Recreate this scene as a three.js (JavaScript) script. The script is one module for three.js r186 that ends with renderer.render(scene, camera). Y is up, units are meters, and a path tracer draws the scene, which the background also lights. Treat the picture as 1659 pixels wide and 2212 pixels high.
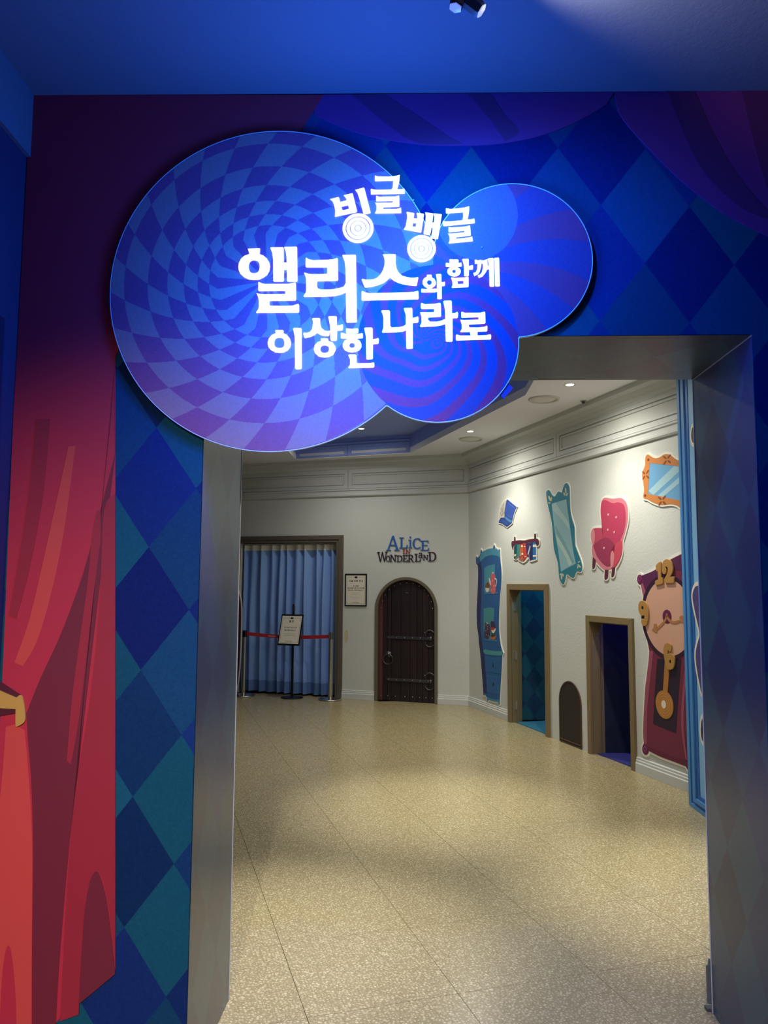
import * as THREE from 'three';
import { RectAreaLightUniformsLib } from 'three/addons/lights/RectAreaLightUniformsLib.js';
import { mergeGeometries } from 'three/addons/utils/BufferGeometryUtils.js';
import { RoundedBoxGeometry } from 'three/addons/geometries/RoundedBoxGeometry.js';
import { ParametricGeometry } from 'three/addons/geometries/ParametricGeometry.js';
import { FontLoader } from 'three/addons/loaders/FontLoader.js';
import { TextGeometry } from 'three/addons/geometries/TextGeometry.js';

// ---------------------------------------------------------------- camera, background, exposure
RectAreaLightUniformsLib.init();
const scene = new THREE.Scene();
scene.background = new THREE.Color(0x000000);                  // closed rooms: no sky
const FOCAL = 1650 / 2212;                                     // focal length in frame heights
const camera = new THREE.PerspectiveCamera(2 * Math.atan(0.5 / FOCAL) * 180 / Math.PI, 1659 / 2212, 0.05, 60);
camera.position.set(0, 1.62, 0);
camera.rotation.set(Math.atan(155 / 1650), 0, 0.0062, 'YXZ');
const renderer = new THREE.WebGLRenderer({ antialias: true });
renderer.toneMapping = THREE.LinearToneMapping;
renderer.toneMappingExposure = 1.0;
renderer.shadowMap.enabled = true;

// lamp colours and strengths (candela), gathered here for tuning
const LIGHT = {
  room: { color: [1.0, 0.965, 0.81], cd: 9, angle: 0.9, spill: 4.7 },      // downlights over the right wall
  pool: { color: [1.0, 0.97, 0.90], cd: 35, angle: 0.36, spill: 4 },     // narrow downlights that make the pools on the floor
  soft: { color: [1.0, 0.97, 0.88], cd: 4, angle: 0.6, spill: 1.6 },  // unseen left downlight, added for soft fill
  tray: { color: [1.0, 0.97, 0.86], cd: 1.9, angle: 1.05, spill: 1.0 },       // downlights in the tray and on the left
  sign: { color: [0.012, 0.15, 1.0], cd: 0.74 },               // blue glow of the letters
  blueSpot: { color: [0.015, 0.16, 1.0], cd: 6.5 },
  whiteSpot: { color: [1.0, 0.97, 0.88], cd: 2.4 },
  hall: { color: [1.0, 0.93, 0.86], cd: 48 },                  // unseen track lamp added behind the viewer to light the lower facade
  den: [{ color: [0.03, 0.34, 0.55], cd: 3.2 }, { color: [0.02, 0.02, 0.60], cd: 2.6 }],
};

// ---------------------------------------------------------------- small helpers
let seed = 20240611;
const rnd = () => { seed = (seed * 1664525 + 1013904223) >>> 0; return seed / 4294967296; };
const hash2 = (x, y, s = 0) => { let h = Math.imul(x | 0, 374761393) + Math.imul(y | 0, 668265263) + Math.imul(s | 0, 2147483647 - 61); h = Math.imul(h ^ (h >>> 13), 1274126177); return ((h ^ (h >>> 16)) >>> 0) / 4294967296; };
const used = new Map();
function numbered(name) { const n = used.get(name) ?? 0; used.set(name, n + 1); return n ? name + '_' + String(n).padStart(3, '0') : name; }
const wrap = (v, n) => ((v % n) + n) % n;
function vnoise(x, y, px, py, s) {               // value noise that wraps at px, py
  const ix = Math.floor(x), iy = Math.floor(y), fx = x - ix, fy = y - iy, u = fx * fx * (3 - 2 * fx), v = fy * fy * (3 - 2 * fy);
  const h = (a, b) => hash2(wrap(a, px), wrap(b, py), s);
  return (h(ix, iy) * (1 - u) + h(ix + 1, iy) * u) * (1 - v) + (h(ix, iy + 1) * (1 - u) + h(ix + 1, iy + 1) * u) * v;
}
function dataTexture(w, h, fn, srgb = true) {    // fn(x, y) -> [r, g, b] 0..255, row 0 at the bottom
  const d = new Uint8Array(w * h * 4);
  for (let y = 0; y < h; y++) for (let x = 0; x < w; x++) { const c = fn(x, y), k = (y * w + x) * 4; d[k] = c[0]; d[k + 1] = c[1]; d[k + 2] = c[2]; d[k + 3] = 255; }
  const t = new THREE.DataTexture(d, w, h); t.magFilter = THREE.LinearFilter; t.minFilter = THREE.LinearFilter; t.wrapS = t.wrapT = THREE.RepeatWrapping;
  if (srgb) t.colorSpace = THREE.SRGBColorSpace; t.needsUpdate = true; return t;
}
const mats = new Map();
function mat(color, roughness = 0.6, extra = {}) {
  const key = color + '|' + roughness + '|' + Object.entries(extra).map(([k, v]) => k + (v?.uuid ?? v)).join();
  if (!mats.has(key)) mats.set(key, new THREE.MeshStandardMaterial({ color: new THREE.Color(color), roughness, ...extra }));
  return mats.get(key);
}
function add(name, geometry, material, parent = scene) {
  const m = new THREE.Mesh(geometry, material); m.name = parent === scene ? numbered(name) : name; m.castShadow = m.receiveShadow = true; parent.add(m); return m;
}
function siblings(root) {                        // alike parts of one thing are told apart by a number
  const seen = new Map();
  for (const c of root.children) { const n = seen.get(c.name) ?? 0; seen.set(c.name, n + 1); if (n) c.name += '_' + String(n).padStart(3, '0'); siblings(c); }
}
function group(name, userData, parent = scene) { const g = new THREE.Group(); g.name = numbered(name); g.userData = userData; parent.add(g); return g; }
const structure = (name, extra = {}) => group(name, { kind: 'structure', ...extra });
const info = (label, category, group) => group ? { label, category, group } : { label, category };

// a wall's own axes: local x along the wall to the viewer's right, y up, z out of the wall
function frame(origin, yaw) { return { o: new THREE.Vector3(...origin), yaw, x: new THREE.Vector3(Math.cos(yaw), 0, -Math.sin(yaw)), z: new THREE.Vector3(Math.sin(yaw), 0, Math.cos(yaw)) }; }
const onWall = (f, u, v, n = 0) => f.o.clone().addScaledVector(f.x, u).addScaledVector(f.z, n).setY(v);
function place(o, f, u, v, n = 0) { o.position.copy(onWall(f, u, v, n)); o.rotation.y = f.yaw; o.userData.at = undefined; delete o.userData.at; return o; }
const FRONT = frame([-0.61730, 0, -2.57548], -0.04088), REAR = frame([-0.59400, 0, -3.14500], -0.04088), BACK = frame([1.16000, 0, -10.42500], -0.32049), RIGHT = frame([1.16000, 0, -10.42500], -1.27824), NEAR = frame([2.28800, 0, -5.84300], -1.59079);

// outlines: [x, y] runs through smoothly, [x, y, 1] is a corner
function outline(pts, step = 5) {
  const n = pts.length, out = [];
  for (let i = 0; i < n; i++) {
    const p0 = pts[(i + n - 1) % n], p1 = pts[i], p2 = pts[(i + 1) % n], p3 = pts[(i + 2) % n];
    out.push([p1[0], p1[1]]);
    if (p1[2] && p2[2]) continue;
    const t1 = p1[2] ? [(p2[0] - p1[0]) * 0.5, (p2[1] - p1[1]) * 0.5] : [(p2[0] - p0[0]) / 2, (p2[1] - p0[1]) / 2], t2 = p2[2] ? [(p2[0] - p1[0]) * 0.5, (p2[1] - p1[1]) * 0.5] : [(p3[0] - p1[0]) / 2, (p3[1] - p1[1]) / 2];
    for (let k = 1; k < step; k++) {
      const t = k / step, a = t * t * t, b = t * t, h00 = 2 * a - 3 * b + 1, h10 = a - 2 * b + t, h01 = -2 * a + 3 * b, h11 = a - b;
      out.push([0, 1].map((c) => h00 * p1[c] + h10 * t1[c] + h01 * p2[c] + h11 * t2[c]));
    }
  }
  return out;
}
const hard = (pts) => pts.map((p) => [p[0], p[1]]);
function grow(pts, d) {                          // moves an outline outwards by d
  const n = pts.length; let area = 0;
  for (let i = 0; i < n; i++) { const a = pts[i], b = pts[(i + 1) % n]; area += a[0] * b[1] - b[0] * a[1]; }
  const s = area > 0 ? d : -d;
  return pts.map((p, i) => {
    const a = pts[(i + n - 1) % n], b = pts[(i + 1) % n]; let ex = p[0] - a[0], ey = p[1] - a[1], fx = b[0] - p[0], fy = b[1] - p[1];
    const le = Math.hypot(ex, ey) || 1e-6, lf = Math.hypot(fx, fy) || 1e-6; ex /= le; ey /= le; fx /= lf; fy /= lf;
    let nx = ey + fy, ny = -ex - fx; const l = Math.hypot(nx, ny) || 1e-6, k = Math.min(1.6, 2 / l); nx = nx / l * k; ny = ny / l * k;
    return [p[0] + nx * s, p[1] + ny * s];
  });
}
const circle = (x, y, rx, ry = rx, n = 40, a0 = 0, a1 = Math.PI * 2) => Array.from({ length: n }, (_, i) => { const a = a0 + (a1 - a0) * i / (a1 - a0 > 6.2 ? n : n - 1); return [x + Math.cos(a) * rx, y + Math.sin(a) * ry]; });
const rect = (x0, y0, x1, y1) => [[x0, y0], [x1, y0], [x1, y1], [x0, y1]];
function shapeOf(pts, holes = []) {
  const s = new THREE.Shape(pts.map((p) => new THREE.Vector2(p[0], p[1])));
  s.holes = holes.map((h) => new THREE.Path(h.map((p) => new THREE.Vector2(p[0], p[1])))); return s;
}
function slab(pts, z0, z1, holes = [], bevel = 0) {   // a flat outline given thickness from z0 to z1
  const g = new THREE.ExtrudeGeometry(shapeOf(pts, holes), { depth: z1 - z0 - 2 * bevel, bevelEnabled: bevel > 0, bevelSize: bevel, bevelThickness: bevel, bevelOffset: -bevel, bevelSegments: 2, curveSegments: 8 });
  return g.translate(0, 0, z0 + bevel);
}
function ribbon(pts, w, z0, z1) {                 // an edging strip of width w that follows a closed outline
  const o = grow(pts, w), n = pts.length, pos = [];
  for (let i = 0; i < n; i++) {
    const j = (i + 1) % n, [a, b, c, d] = [pts[i], pts[j], o[j], o[i]], quad = (p, q, r, t) => pos.push(...p, ...q, ...r, ...p, ...r, ...t);
    quad([...a, z1], [...d, z1], [...c, z1], [...b, z1]); quad([...d, z1], [...d, z0], [...c, z0], [...c, z1]);
  }
  const g = new THREE.BufferGeometry(); g.setAttribute('position', new THREE.BufferAttribute(new Float32Array(pos), 3)); g.setAttribute('uv', new THREE.BufferAttribute(new Float32Array(pos.length / 3 * 2), 2)); g.computeVertexNormals(); return g;
}
function box(x0, y0, z0, x1, y1, z1, r = 0) {
  const w = x1 - x0, h = y1 - y0, d = z1 - z0, g = r ? new RoundedBoxGeometry(w, h, d, 2, r) : new THREE.BoxGeometry(w, h, d);
  return g.translate((x0 + x1) / 2, (y0 + y1) / 2, (z0 + z1) / 2);
}
const merge = (list) => mergeGeometries(list.map((g) => { const q = g.index ? g.toNonIndexed() : g.clone(); for (const k of Object.keys(q.attributes)) if (!['position', 'normal', 'uv'].includes(k)) q.deleteAttribute(k); return q; }));
function uvScale(g, sx, sy, ox = 0, oy = 0, rot = 0) {
  const a = g.attributes.uv, c = Math.cos(rot), s = Math.sin(rot);
  for (let i = 0; i < a.count; i++) { const x = a.getX(i) - ox, y = a.getY(i) - oy; a.setXY(i, (x * c - y * s) * sx, (x * s + y * c) * sy); }
  return g;
}
function boxUV(g, k = 1) {                       // uv in metres by the face's main direction
  const q = g.index ? g.toNonIndexed() : g, p = q.attributes.position, n = q.attributes.normal, uv = new Float32Array(p.count * 2);
  for (let i = 0; i < p.count; i++) {
    const ax = Math.abs(n.getX(i)), ay = Math.abs(n.getY(i)), az = Math.abs(n.getZ(i));
    const [a, b] = ay >= ax && ay >= az ? [p.getX(i), p.getZ(i)] : ax > az ? [p.getZ(i), p.getY(i)] : [p.getX(i), p.getY(i)];
    uv[2 * i] = a * k; uv[2 * i + 1] = b * k;
  }
  q.setAttribute('uv', new THREE.BufferAttribute(uv, 2)); return q;
}
function prism(plan, y0, y1) {                   // a plan outline [x, z] raised from y0 to y1 (numbers or one per corner)
  const g = slab(plan.map(([x, z]) => [x, -z]), 0, 1).rotateX(-Math.PI / 2), p = g.attributes.position;
  for (let i = 0; i < p.count; i++) p.setY(i, p.getY(i) > 0.5 ? (typeof y1 === 'function' ? y1(p.getX(i), p.getZ(i)) : y1) : y0);
  g.computeVertexNormals(); return boxUV(g);
}
function rod(a, b, r, r2 = r, seg = 14) { const A = new THREE.Vector3(...a), d = new THREE.Vector3(...b).sub(A), g = new THREE.CylinderGeometry(r2, r, d.length(), seg); g.applyQuaternion(new THREE.Quaternion().setFromUnitVectors(new THREE.Vector3(0, 1, 0), d.clone().normalize())); return g.translate(...A.addScaledVector(d, 0.5).toArray()); }
const lathe = (pts, seg = 40) => new THREE.LatheGeometry(pts.map((p) => new THREE.Vector2(...p)), seg);
const tube = (pts, r, seg = 24, rs = 8) => new THREE.TubeGeometry(new THREE.CatmullRomCurve3(pts.map((p) => new THREE.Vector3(...p))), seg, r, rs);
function profile(pts, len) { return slab(pts, 0, len); }            // pts [out, up] swept along local x
function moulding(pts, u0, u1) { return profile(pts, u1 - u0).rotateY(Math.PI / 2).applyMatrix4(new THREE.Matrix4().makeScale(1, 1, -1)).translate(u0, 0, 0); }
function flip(g) { const q = g.index ? g.toNonIndexed() : g; for (const a of Object.values(q.attributes)) { const s = a.itemSize, d = a.array; for (let i = 0; i < a.count; i += 3) for (let c = 0; c < s; c++) { const t = d[(i + 1) * s + c]; d[(i + 1) * s + c] = d[(i + 2) * s + c]; d[(i + 2) * s + c] = t; } } q.computeVertexNormals(); return q; }

// ---------------------------------------------------------------- textures and shared materials
const TERRAZZO = dataTexture(1024, 1024, (() => {
  const N = 116, cells = [];                      // chips of stone on a jittered grid that wraps
  for (let j = 0; j < N; j++) for (let i = 0; i < N; i++) cells.push([i + 0.15 + 0.7 * hash2(i, j, 1), j + 0.15 + 0.7 * hash2(i, j, 2), 0.20 + 0.30 * hash2(i, j, 3), hash2(i, j, 4), hash2(i, j, 5) * Math.PI, 0.5 + 0.5 * hash2(i, j, 6)]);
  return (x, y) => {
    const gx = x / 1024 * N, gy = y / 1024 * N, cx = Math.floor(gx), cy = Math.floor(gy); let best = 9, tone = 0;
    for (let b = -1; b <= 1; b++) for (let a = -1; a <= 1; a++) {
      const i = wrap(cx + a, N), j = wrap(cy + b, N), c = cells[j * N + i], dx = gx - (c[0] + (cx + a - i)), dy = gy - (c[1] + (cy + b - j)), co = Math.cos(c[4]), si = Math.sin(c[4]);
      const d = Math.hypot(dx * co + dy * si, (-dx * si + dy * co) / c[5]) / c[2]; if (d < best) { best = d; tone = c[3]; }
    }
    const chip = THREE.MathUtils.smoothstep(1.12 - best, 0, 0.3) * (tone > 0.12 ? 0.45 + 0.55 * tone : 0.1), n = vnoise(x / 8, y / 8, 128, 128, 9) * 0.6 + vnoise(x / 3, y / 3, 342, 342, 8) * 0.4, g = (n - 0.5) * 26;
    const base = [157, 142, 105], light = [208, 195, 156]; return [0, 1, 2].map((k) => Math.max(0, Math.min(255, base[k] + (light[k] - base[k]) * chip + g)));
  };
})());
const PLASTER = dataTexture(512, 512, (x, y) => { const v = 128 + (vnoise(x / 2, y / 2, 256, 256, 3) - 0.5) * 90 + (vnoise(x / 7, y / 7, 73, 73, 4) - 0.5) * 90; return [v, v, v]; }, false);
const argyle = (deep, teal, k = 1) => {                          // 1.2 m by 1.64 m of printed diamonds, two columns to 0.30 m
  const W = 768, H = 1024;
  return dataTexture(W, H, (x, y) => {
    const X = x / W * 1.2 / 0.15, Y = y / H * 1.64 / 0.205, a = (X + Y) / 2, b = (X - Y) / 2, i = Math.floor(a), j = Math.floor(b), col = wrap(i + j + 1, 8), row = wrap(i - j, 8);
    const v = (hash2(col, row, 21) - 0.5) * 22 * k, lean = (hash2(col, row, 22) - 0.5) * 12 * k, n = (vnoise(x / 3, y / 3, 256, 342, 5) - 0.5) * 8, c = col % 2 ? teal : deep;
    return [c[0] + v * 0.5 + n + lean * 0.4, c[1] + v + n - lean, c[2] + v + n + lean].map((q) => Math.max(0, Math.min(255, q)));
  });
};
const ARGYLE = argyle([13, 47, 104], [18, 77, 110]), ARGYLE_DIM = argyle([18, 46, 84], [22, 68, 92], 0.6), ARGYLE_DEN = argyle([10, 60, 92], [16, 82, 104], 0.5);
const WOOD = dataTexture(256, 512, (x, y) => { const g = vnoise(x / 5, y / 90, 51, 6, 31) * 0.55 + vnoise(x / 2, y / 34, 128, 15, 32) * 0.45, v = 0.6 + 0.75 * g; return [76 * v, 56 * v, 72 * v].map((q) => Math.min(255, q)); });
const WOODBUMP = dataTexture(256, 512, (x, y) => { const v = 255 * (vnoise(x / 4, y / 80, 64, 7, 33) * 0.6 + vnoise(x / 2, y / 30, 128, 17, 34) * 0.4); return [v, v, v]; }, false);
const BRUSHED = dataTexture(256, 256, (x, y) => { const v = 120 + 110 * vnoise(x / 1.5, y / 40, 170, 7, 35); return [v, v, v]; }, false);
const WEAVE = dataTexture(128, 128, (x, y) => { const v = 128 + 70 * Math.sin(x * Math.PI / 4) * Math.sin(y * Math.PI / 4) + 30 * (hash2(x, y, 36) - 0.5); return [v, v, v]; }, false);

const PAINT = new THREE.MeshStandardMaterial({ color: 0xd3d5d2, roughness: 0.85, bumpMap: PLASTER, bumpScale: 0.0012 });
const TRIM = new THREE.MeshStandardMaterial({ color: 0xd0d2d1, roughness: 0.6 });
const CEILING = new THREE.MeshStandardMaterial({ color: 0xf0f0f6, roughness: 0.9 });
const TRAY = new THREE.MeshStandardMaterial({ color: 0x96aaf0, roughness: 0.85 });  // blue paint, with some of the blue haze put into the colour
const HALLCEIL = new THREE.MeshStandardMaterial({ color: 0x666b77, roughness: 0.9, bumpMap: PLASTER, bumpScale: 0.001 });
const HALLWALL = new THREE.MeshStandardMaterial({ color: 0x2a3050, roughness: 0.7 });
const CORE = mat('#3a3f46', 0.8);
const PRINT = new THREE.MeshPhysicalMaterial({ map: ARGYLE, roughness: 0.75, specularIntensity: 0.35 });
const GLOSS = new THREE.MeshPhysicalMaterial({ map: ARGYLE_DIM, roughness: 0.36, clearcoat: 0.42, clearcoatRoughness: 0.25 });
const FLOORMAT = new THREE.MeshStandardMaterial({ map: TERRAZZO, roughness: 0.25 });
const JOINT = mat('#3c3428', 0.9);
const CASING = new THREE.MeshStandardMaterial({ color: 0x857250, roughness: 0.65, bumpMap: WOODBUMP, bumpScale: 0.0006 });
const CHROME = new THREE.MeshStandardMaterial({ color: 0xc6c2ba, roughness: 0.24, metalness: 1 });
const BLACKMETAL = mat('#14151b', 0.35, { metalness: 0.4 });
const IRON = mat('#625d66', 0.34, { metalness: 0.8 });

// ---------------------------------------------------------------- floor: square tiles laid along the right-hand wall
{
  const floor = structure('floor', { label: 'cream terrazzo tile floor' });
  add('floor_bed', box(-4.2, -0.12, -12.4, 4.4, -0.0075, 3.0), JOINT, floor);
  const T = 0.61, G = 0.0019, variants = [];
  for (let k = 0; k < 8; k++) {
    const g = new RoundedBoxGeometry(T - G, 0.008, T - G, 1, 0.0006), p = g.attributes.position, uv = new Float32Array(p.count * 2), ox = rnd(), oy = rnd(), q = k % 4;
    for (let i = 0; i < p.count; i++) { const x = p.getX(i), z = p.getZ(i), [a, b] = q === 0 ? [x, z] : q === 1 ? [-z, x] : q === 2 ? [-x, -z] : [z, -x]; uv[2 * i] = a / 1.5 + ox; uv[2 * i + 1] = b / 1.5 + oy; }
    g.setAttribute('uv', new THREE.BufferAttribute(uv, 2)); variants.push(g);
  }
  let made = 0;
  for (let iu = -3; iu < 22; iu++) for (let iw = -1; iw < 9; iw++) {
    const u = 6.06 + (iu - 9.5) * T, w = 2.29 + (iw - 3.5) * T, c = onWall(RIGHT, u, -0.004, w);
    const inRoom = c.z < -3.1 && c.z > -11.9 && c.x > -2.75 && w > -0.3 && c.z > -10.425 + (c.x - 1.16) * 0.332 - 0.35 && c.x < 2.7;
    const inHall = c.z >= -3.1 && c.z < -0.9 && c.x > -1.6 && c.x < 2.4;
    if (!inRoom && !inHall) continue;
    const t = add('tile', variants[Math.floor(rnd() * 8)], FLOORMAT, floor); t.position.copy(c); t.rotation.y = RIGHT.yaw; made++;
  }
  add('hall_floor', boxUV(box(-3, -0.0075, -0.35, 3.4, 0, 2.6), 1 / 1.5), FLOORMAT, floor);
}

// ---------------------------------------------------------------- the room behind the portal
const CEIL = 3.40;
{ // back wall: curtained doorway and arched door
  const arch = (r, base = 0) => [[-0.89 - r, base], ...circle(-0.89, 1.262, r, r, 25, Math.PI, 0), [-0.89 + r, base]];
  const w = structure('wall_back', { label: 'pale grey back wall' });
  place(w, BACK, 0, 0);
  add('wall_surface', boxUV(slab([[-3.9, 0], [-3.49, 0], [-3.49, 2.225], [-1.935, 2.225], [-1.935, 0], ...arch(0.44), [0.03, 0], [0.03, CEIL + 0.1], [-3.9, CEIL + 0.1]], -0.12, 0)), PAINT, w);
  add('niche', boxUV(merge([box(-3.7, 0, -0.9, -1.7, 2.5, -0.86), box(-3.7, 0, -0.86, -3.66, 2.5, -0.12), box(-1.74, 0, -0.86, -1.7, 2.5, -0.12), box(-3.7, 2.5, -0.9, -1.7, 2.54, -0.12)])), mat('#9aa0a4', 0.9), w);
  for (const [a, b] of [[-3.72, -1.773], [-1.765, -0.003]]) {
    add('frieze_panel', slab(rect(a, 2.985, b, 3.25), 0, 0.014, [rect(a + 0.055, 3.03, b - 0.055, 3.205)], 0.002), TRIM, w);
    add('frieze_bead', slab(rect(a + 0.068, 3.043, b - 0.068, 3.192), 0, 0.011, [rect(a + 0.088, 3.063, b - 0.088, 3.172)], 0.003), TRIM, w);
  }
  add('picture_rail', flip(moulding([[0, 2.872], [0.02, 2.872], [0.03, 2.885], [0.03, 2.905], [0.02, 2.912], [0.02, 2.95], [0.034, 2.958], [0.034, 2.975], [0, 2.985]], -3.75, 0)), TRIM, w);
  add('cornice', flip(moulding([[0, 3.245], [0.018, 3.245], [0.018, 3.262], [0.034, 3.272], [0.05, 3.30], [0.085, 3.335], [0.125, 3.355], [0.125, 3.40], [0, 3.40]], -3.75, 0.02)), TRIM, w);
  const BASE = [[0, 0.001], [0.024, 0.001], [0.024, 0.075], [0.017, 0.083], [0.017, 0.1], [0.011, 0.106], [0.011, 0.122], [0, 0.128]];
  add('baseboard', flip(moulding(BASE, -1.83, -1.345)), TRIM, w); add('baseboard', flip(moulding(BASE, -0.435, -0.01)), TRIM, w);
  add('stain', slab(outline([[-1.80, 0.80], [-1.765, 0.79], [-1.745, 0.86], [-1.75, 0.93], [-1.775, 0.965], [-1.80, 0.91]]), 0.0002, 0.0008), mat('#cdc49c', 0.85), w);
}
{ // right wall with the two child-sized doorways and the mouse door
  const w = structure('wall_right', { label: 'pale grey right wall' });
  place(w, RIGHT, 0, 0);
  add('wall_surface', boxUV(slab([[-0.03, 0], [1.265, 0], [1.265, 1.59], [2.13, 1.59], [2.13, 0], [3.0, 0], [3.0, 1.285], [3.668, 1.285], [3.668, 0], [4.86, 0], [4.86, CEIL + 0.1], [-0.03, CEIL + 0.1]], -0.12, 0)), PAINT, w);
  for (const [a, b] of [[0.003, 2.419], [2.427, 4.85]]) {
    add('frieze_panel', slab(rect(a, 2.985, b, 3.25), 0, 0.014, [rect(a + 0.055, 3.03, b - 0.055, 3.205)], 0.002), TRIM, w);
    add('frieze_bead', slab(rect(a + 0.068, 3.043, b - 0.068, 3.192), 0, 0.011, [rect(a + 0.088, 3.063, b - 0.088, 3.172)], 0.003), TRIM, w);
  }
  add('picture_rail', flip(moulding([[0, 2.872], [0.02, 2.872], [0.03, 2.885], [0.03, 2.905], [0.02, 2.912], [0.02, 2.95], [0.034, 2.958], [0.034, 2.975], [0, 2.985]], 0, 4.86)), TRIM, w);
  add('cornice', flip(moulding([[0, 3.245], [0.018, 3.245], [0.018, 3.262], [0.034, 3.272], [0.05, 3.30], [0.085, 3.335], [0.125, 3.355], [0.125, 3.40], [0, 3.40]], 0, 4.86)), TRIM, w);
  const BASE = [[0, 0.001], [0.024, 0.001], [0.024, 0.075], [0.017, 0.083], [0.017, 0.1], [0.011, 0.106], [0.011, 0.122], [0, 0.128]];
  add('baseboard', flip(moulding(BASE, 0.01, 1.214)), TRIM, w); add('baseboard', flip(moulding(BASE, 3.722, 4.86)), TRIM, w);
}
{ // the near wall printed as a big light blue panel, its end standing clear of the right wall
  const w = structure('wall_near', { label: 'light blue printed wall panel with darker blue moulding beside the right jamb' });
  place(w, NEAR, 0, 0);
  const L = 2.74, pale = mat('#86c2f2', 0.55), blue = mat('#4c94d8', 0.5), deep = mat('#2a68ba', 0.5);
  add('panel_field', box(0, 0.0, -0.3, L, CEIL, 0), pale, w);
  const strip = (name, a, b, t, m, y0, y1) => { add(name, slab([[a, y0], [b, y1], [b, CEIL], [a, CEIL]], 0, t), m, w); add(name, slab([[a, y0], [L, y0], [L, y1], [b, y1]], 0, t), m, w); };
  strip('outer_moulding', 0, 0.045, 0.012, blue, 0.002, 0.03); strip('dark_moulding', 0.045, 0.092, 0.005, deep, 0.03, 0.055);  // frame bands alternate mid blue and darker blue
  strip('middle_moulding', 0.092, 0.14, 0.016, blue, 0.055, 0.085); strip('inner_moulding', 0.14, 0.193, 0.005, deep, 0.085, 0.115);
}
{ // left side of the room, hidden from here but closing it
  const w = structure('wall_left'); add('wall_surface', prism([[-2.55, -11.75], [-2.40, -11.75], [-2.40, -3.14], [-2.55, -3.14]], 0, CEIL + 0.1), mat('#4a5568', 0.8), w);
}
{ // ceiling with a raised tray
  const c = structure('ceiling', { label: 'white ceiling with a raised tray' });
  const tray = [[-1.273, -10.929], [0.356, -10.315], [1.327, -7.07], [1.306, -6.565], [1.28, -4.3], [-1.55, -4.3]];
  const plan = [[-2.6, -11.95], [3.2, -11.95], [3.2, -2.62], [-2.6, -2.62]];
  add('lower_ceiling', slab(plan.map(([x, z]) => [x, -z]), 0, 0.08, [tray.map(([x, z]) => [x, -z])]).rotateX(-Math.PI / 2).translate(0, CEIL, 0), CEILING, c);
  const out = grow(tray, 0.06);
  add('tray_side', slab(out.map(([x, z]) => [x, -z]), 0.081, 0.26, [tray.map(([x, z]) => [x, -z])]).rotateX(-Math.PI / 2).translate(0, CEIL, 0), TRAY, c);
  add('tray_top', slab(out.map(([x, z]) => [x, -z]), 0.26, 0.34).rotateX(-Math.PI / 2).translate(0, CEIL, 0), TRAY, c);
  const f = frame([-1.273, 0, -10.929], -Math.atan2(0.614, 1.629)), face = new THREE.Group(); face.name = 'tray_panelling'; c.add(face); face.position.copy(f.o); face.rotation.y = f.yaw;
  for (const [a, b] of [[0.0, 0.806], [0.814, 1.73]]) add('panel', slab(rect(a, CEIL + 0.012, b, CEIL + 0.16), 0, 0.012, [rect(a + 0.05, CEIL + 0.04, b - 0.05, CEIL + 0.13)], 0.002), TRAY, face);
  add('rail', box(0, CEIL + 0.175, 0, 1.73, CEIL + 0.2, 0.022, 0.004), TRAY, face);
}

// dens behind the two little doorways, with printed diamond walls and blue carpet
{
  const print = new THREE.MeshStandardMaterial({ map: ARGYLE_DEN, roughness: 0.8 }), carpet = mat('#1f6480', 0.9), carpet2 = mat('#26296e', 0.9), dark = new THREE.MeshStandardMaterial({ map: ARGYLE_DEN, color: 0x5a5a8a, roughness: 0.8 });
  const a = structure('wall_den_teal'), cut = (list) => boxUV(merge(list), 1);
  const scaleUV = (g) => uvScale(g, 1 / 0.86, 1 / 1.18, 0.1, 0.05);
  const along = (z, n = -0.125) => [RIGHT.o.x + RIGHT.z.x * n + (z - RIGHT.o.z - RIGHT.z.z * n) * RIGHT.x.x / RIGHT.x.z, z];
  add('wall_print', scaleUV(cut([prism([along(-9.42), along(-9.33), [3.3, -9.33], [3.3, -9.42]], 0.008, 2.3), box(3.3, 0.008, -9.42, 3.36, 2.3, -7.66), prism([along(-9.42), along(-7.66), [3.3, -7.66], [3.3, -9.42]], 2.3, 2.36)])), print, a);
  add('carpet', slab([[1.30, 0], [2.10, 0], [2.10, 0.03], [2.4, 0.03], [2.4, 1.4], [1.30, 1.4]].map(([x, y]) => [x, y]), 0, 0.006).rotateX(-Math.PI / 2), carpet, a);
  a.children[1].rotation.y = RIGHT.yaw; a.children[1].position.copy(onWall(RIGHT, 0, 0.001, -0.035));
  const b = structure('wall_den_blue');
  add('wall_print', scaleUV(cut([prism([along(-7.65), along(-7.56), [3.3, -7.56], [3.3, -7.65]], 0.008, 2.0), box(3.3, 0.008, -7.65, 3.36, 2.0, -5.86), prism([along(-5.92), along(-5.86), [3.3, -5.86], [3.3, -5.92]], 0.008, 2.0), prism([along(-7.65), along(-5.86), [3.3, -5.86], [3.3, -7.65]], 2.0, 2.06)])), dark, b);
  add('carpet', slab(rect(3.03, 0, 3.64, 1.05), 0, 0.006).rotateX(-Math.PI / 2), carpet2, b);
  b.children[1].rotation.y = RIGHT.yaw; b.children[1].position.copy(onWall(RIGHT, 0, 0.001, -0.035));
}

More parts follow.
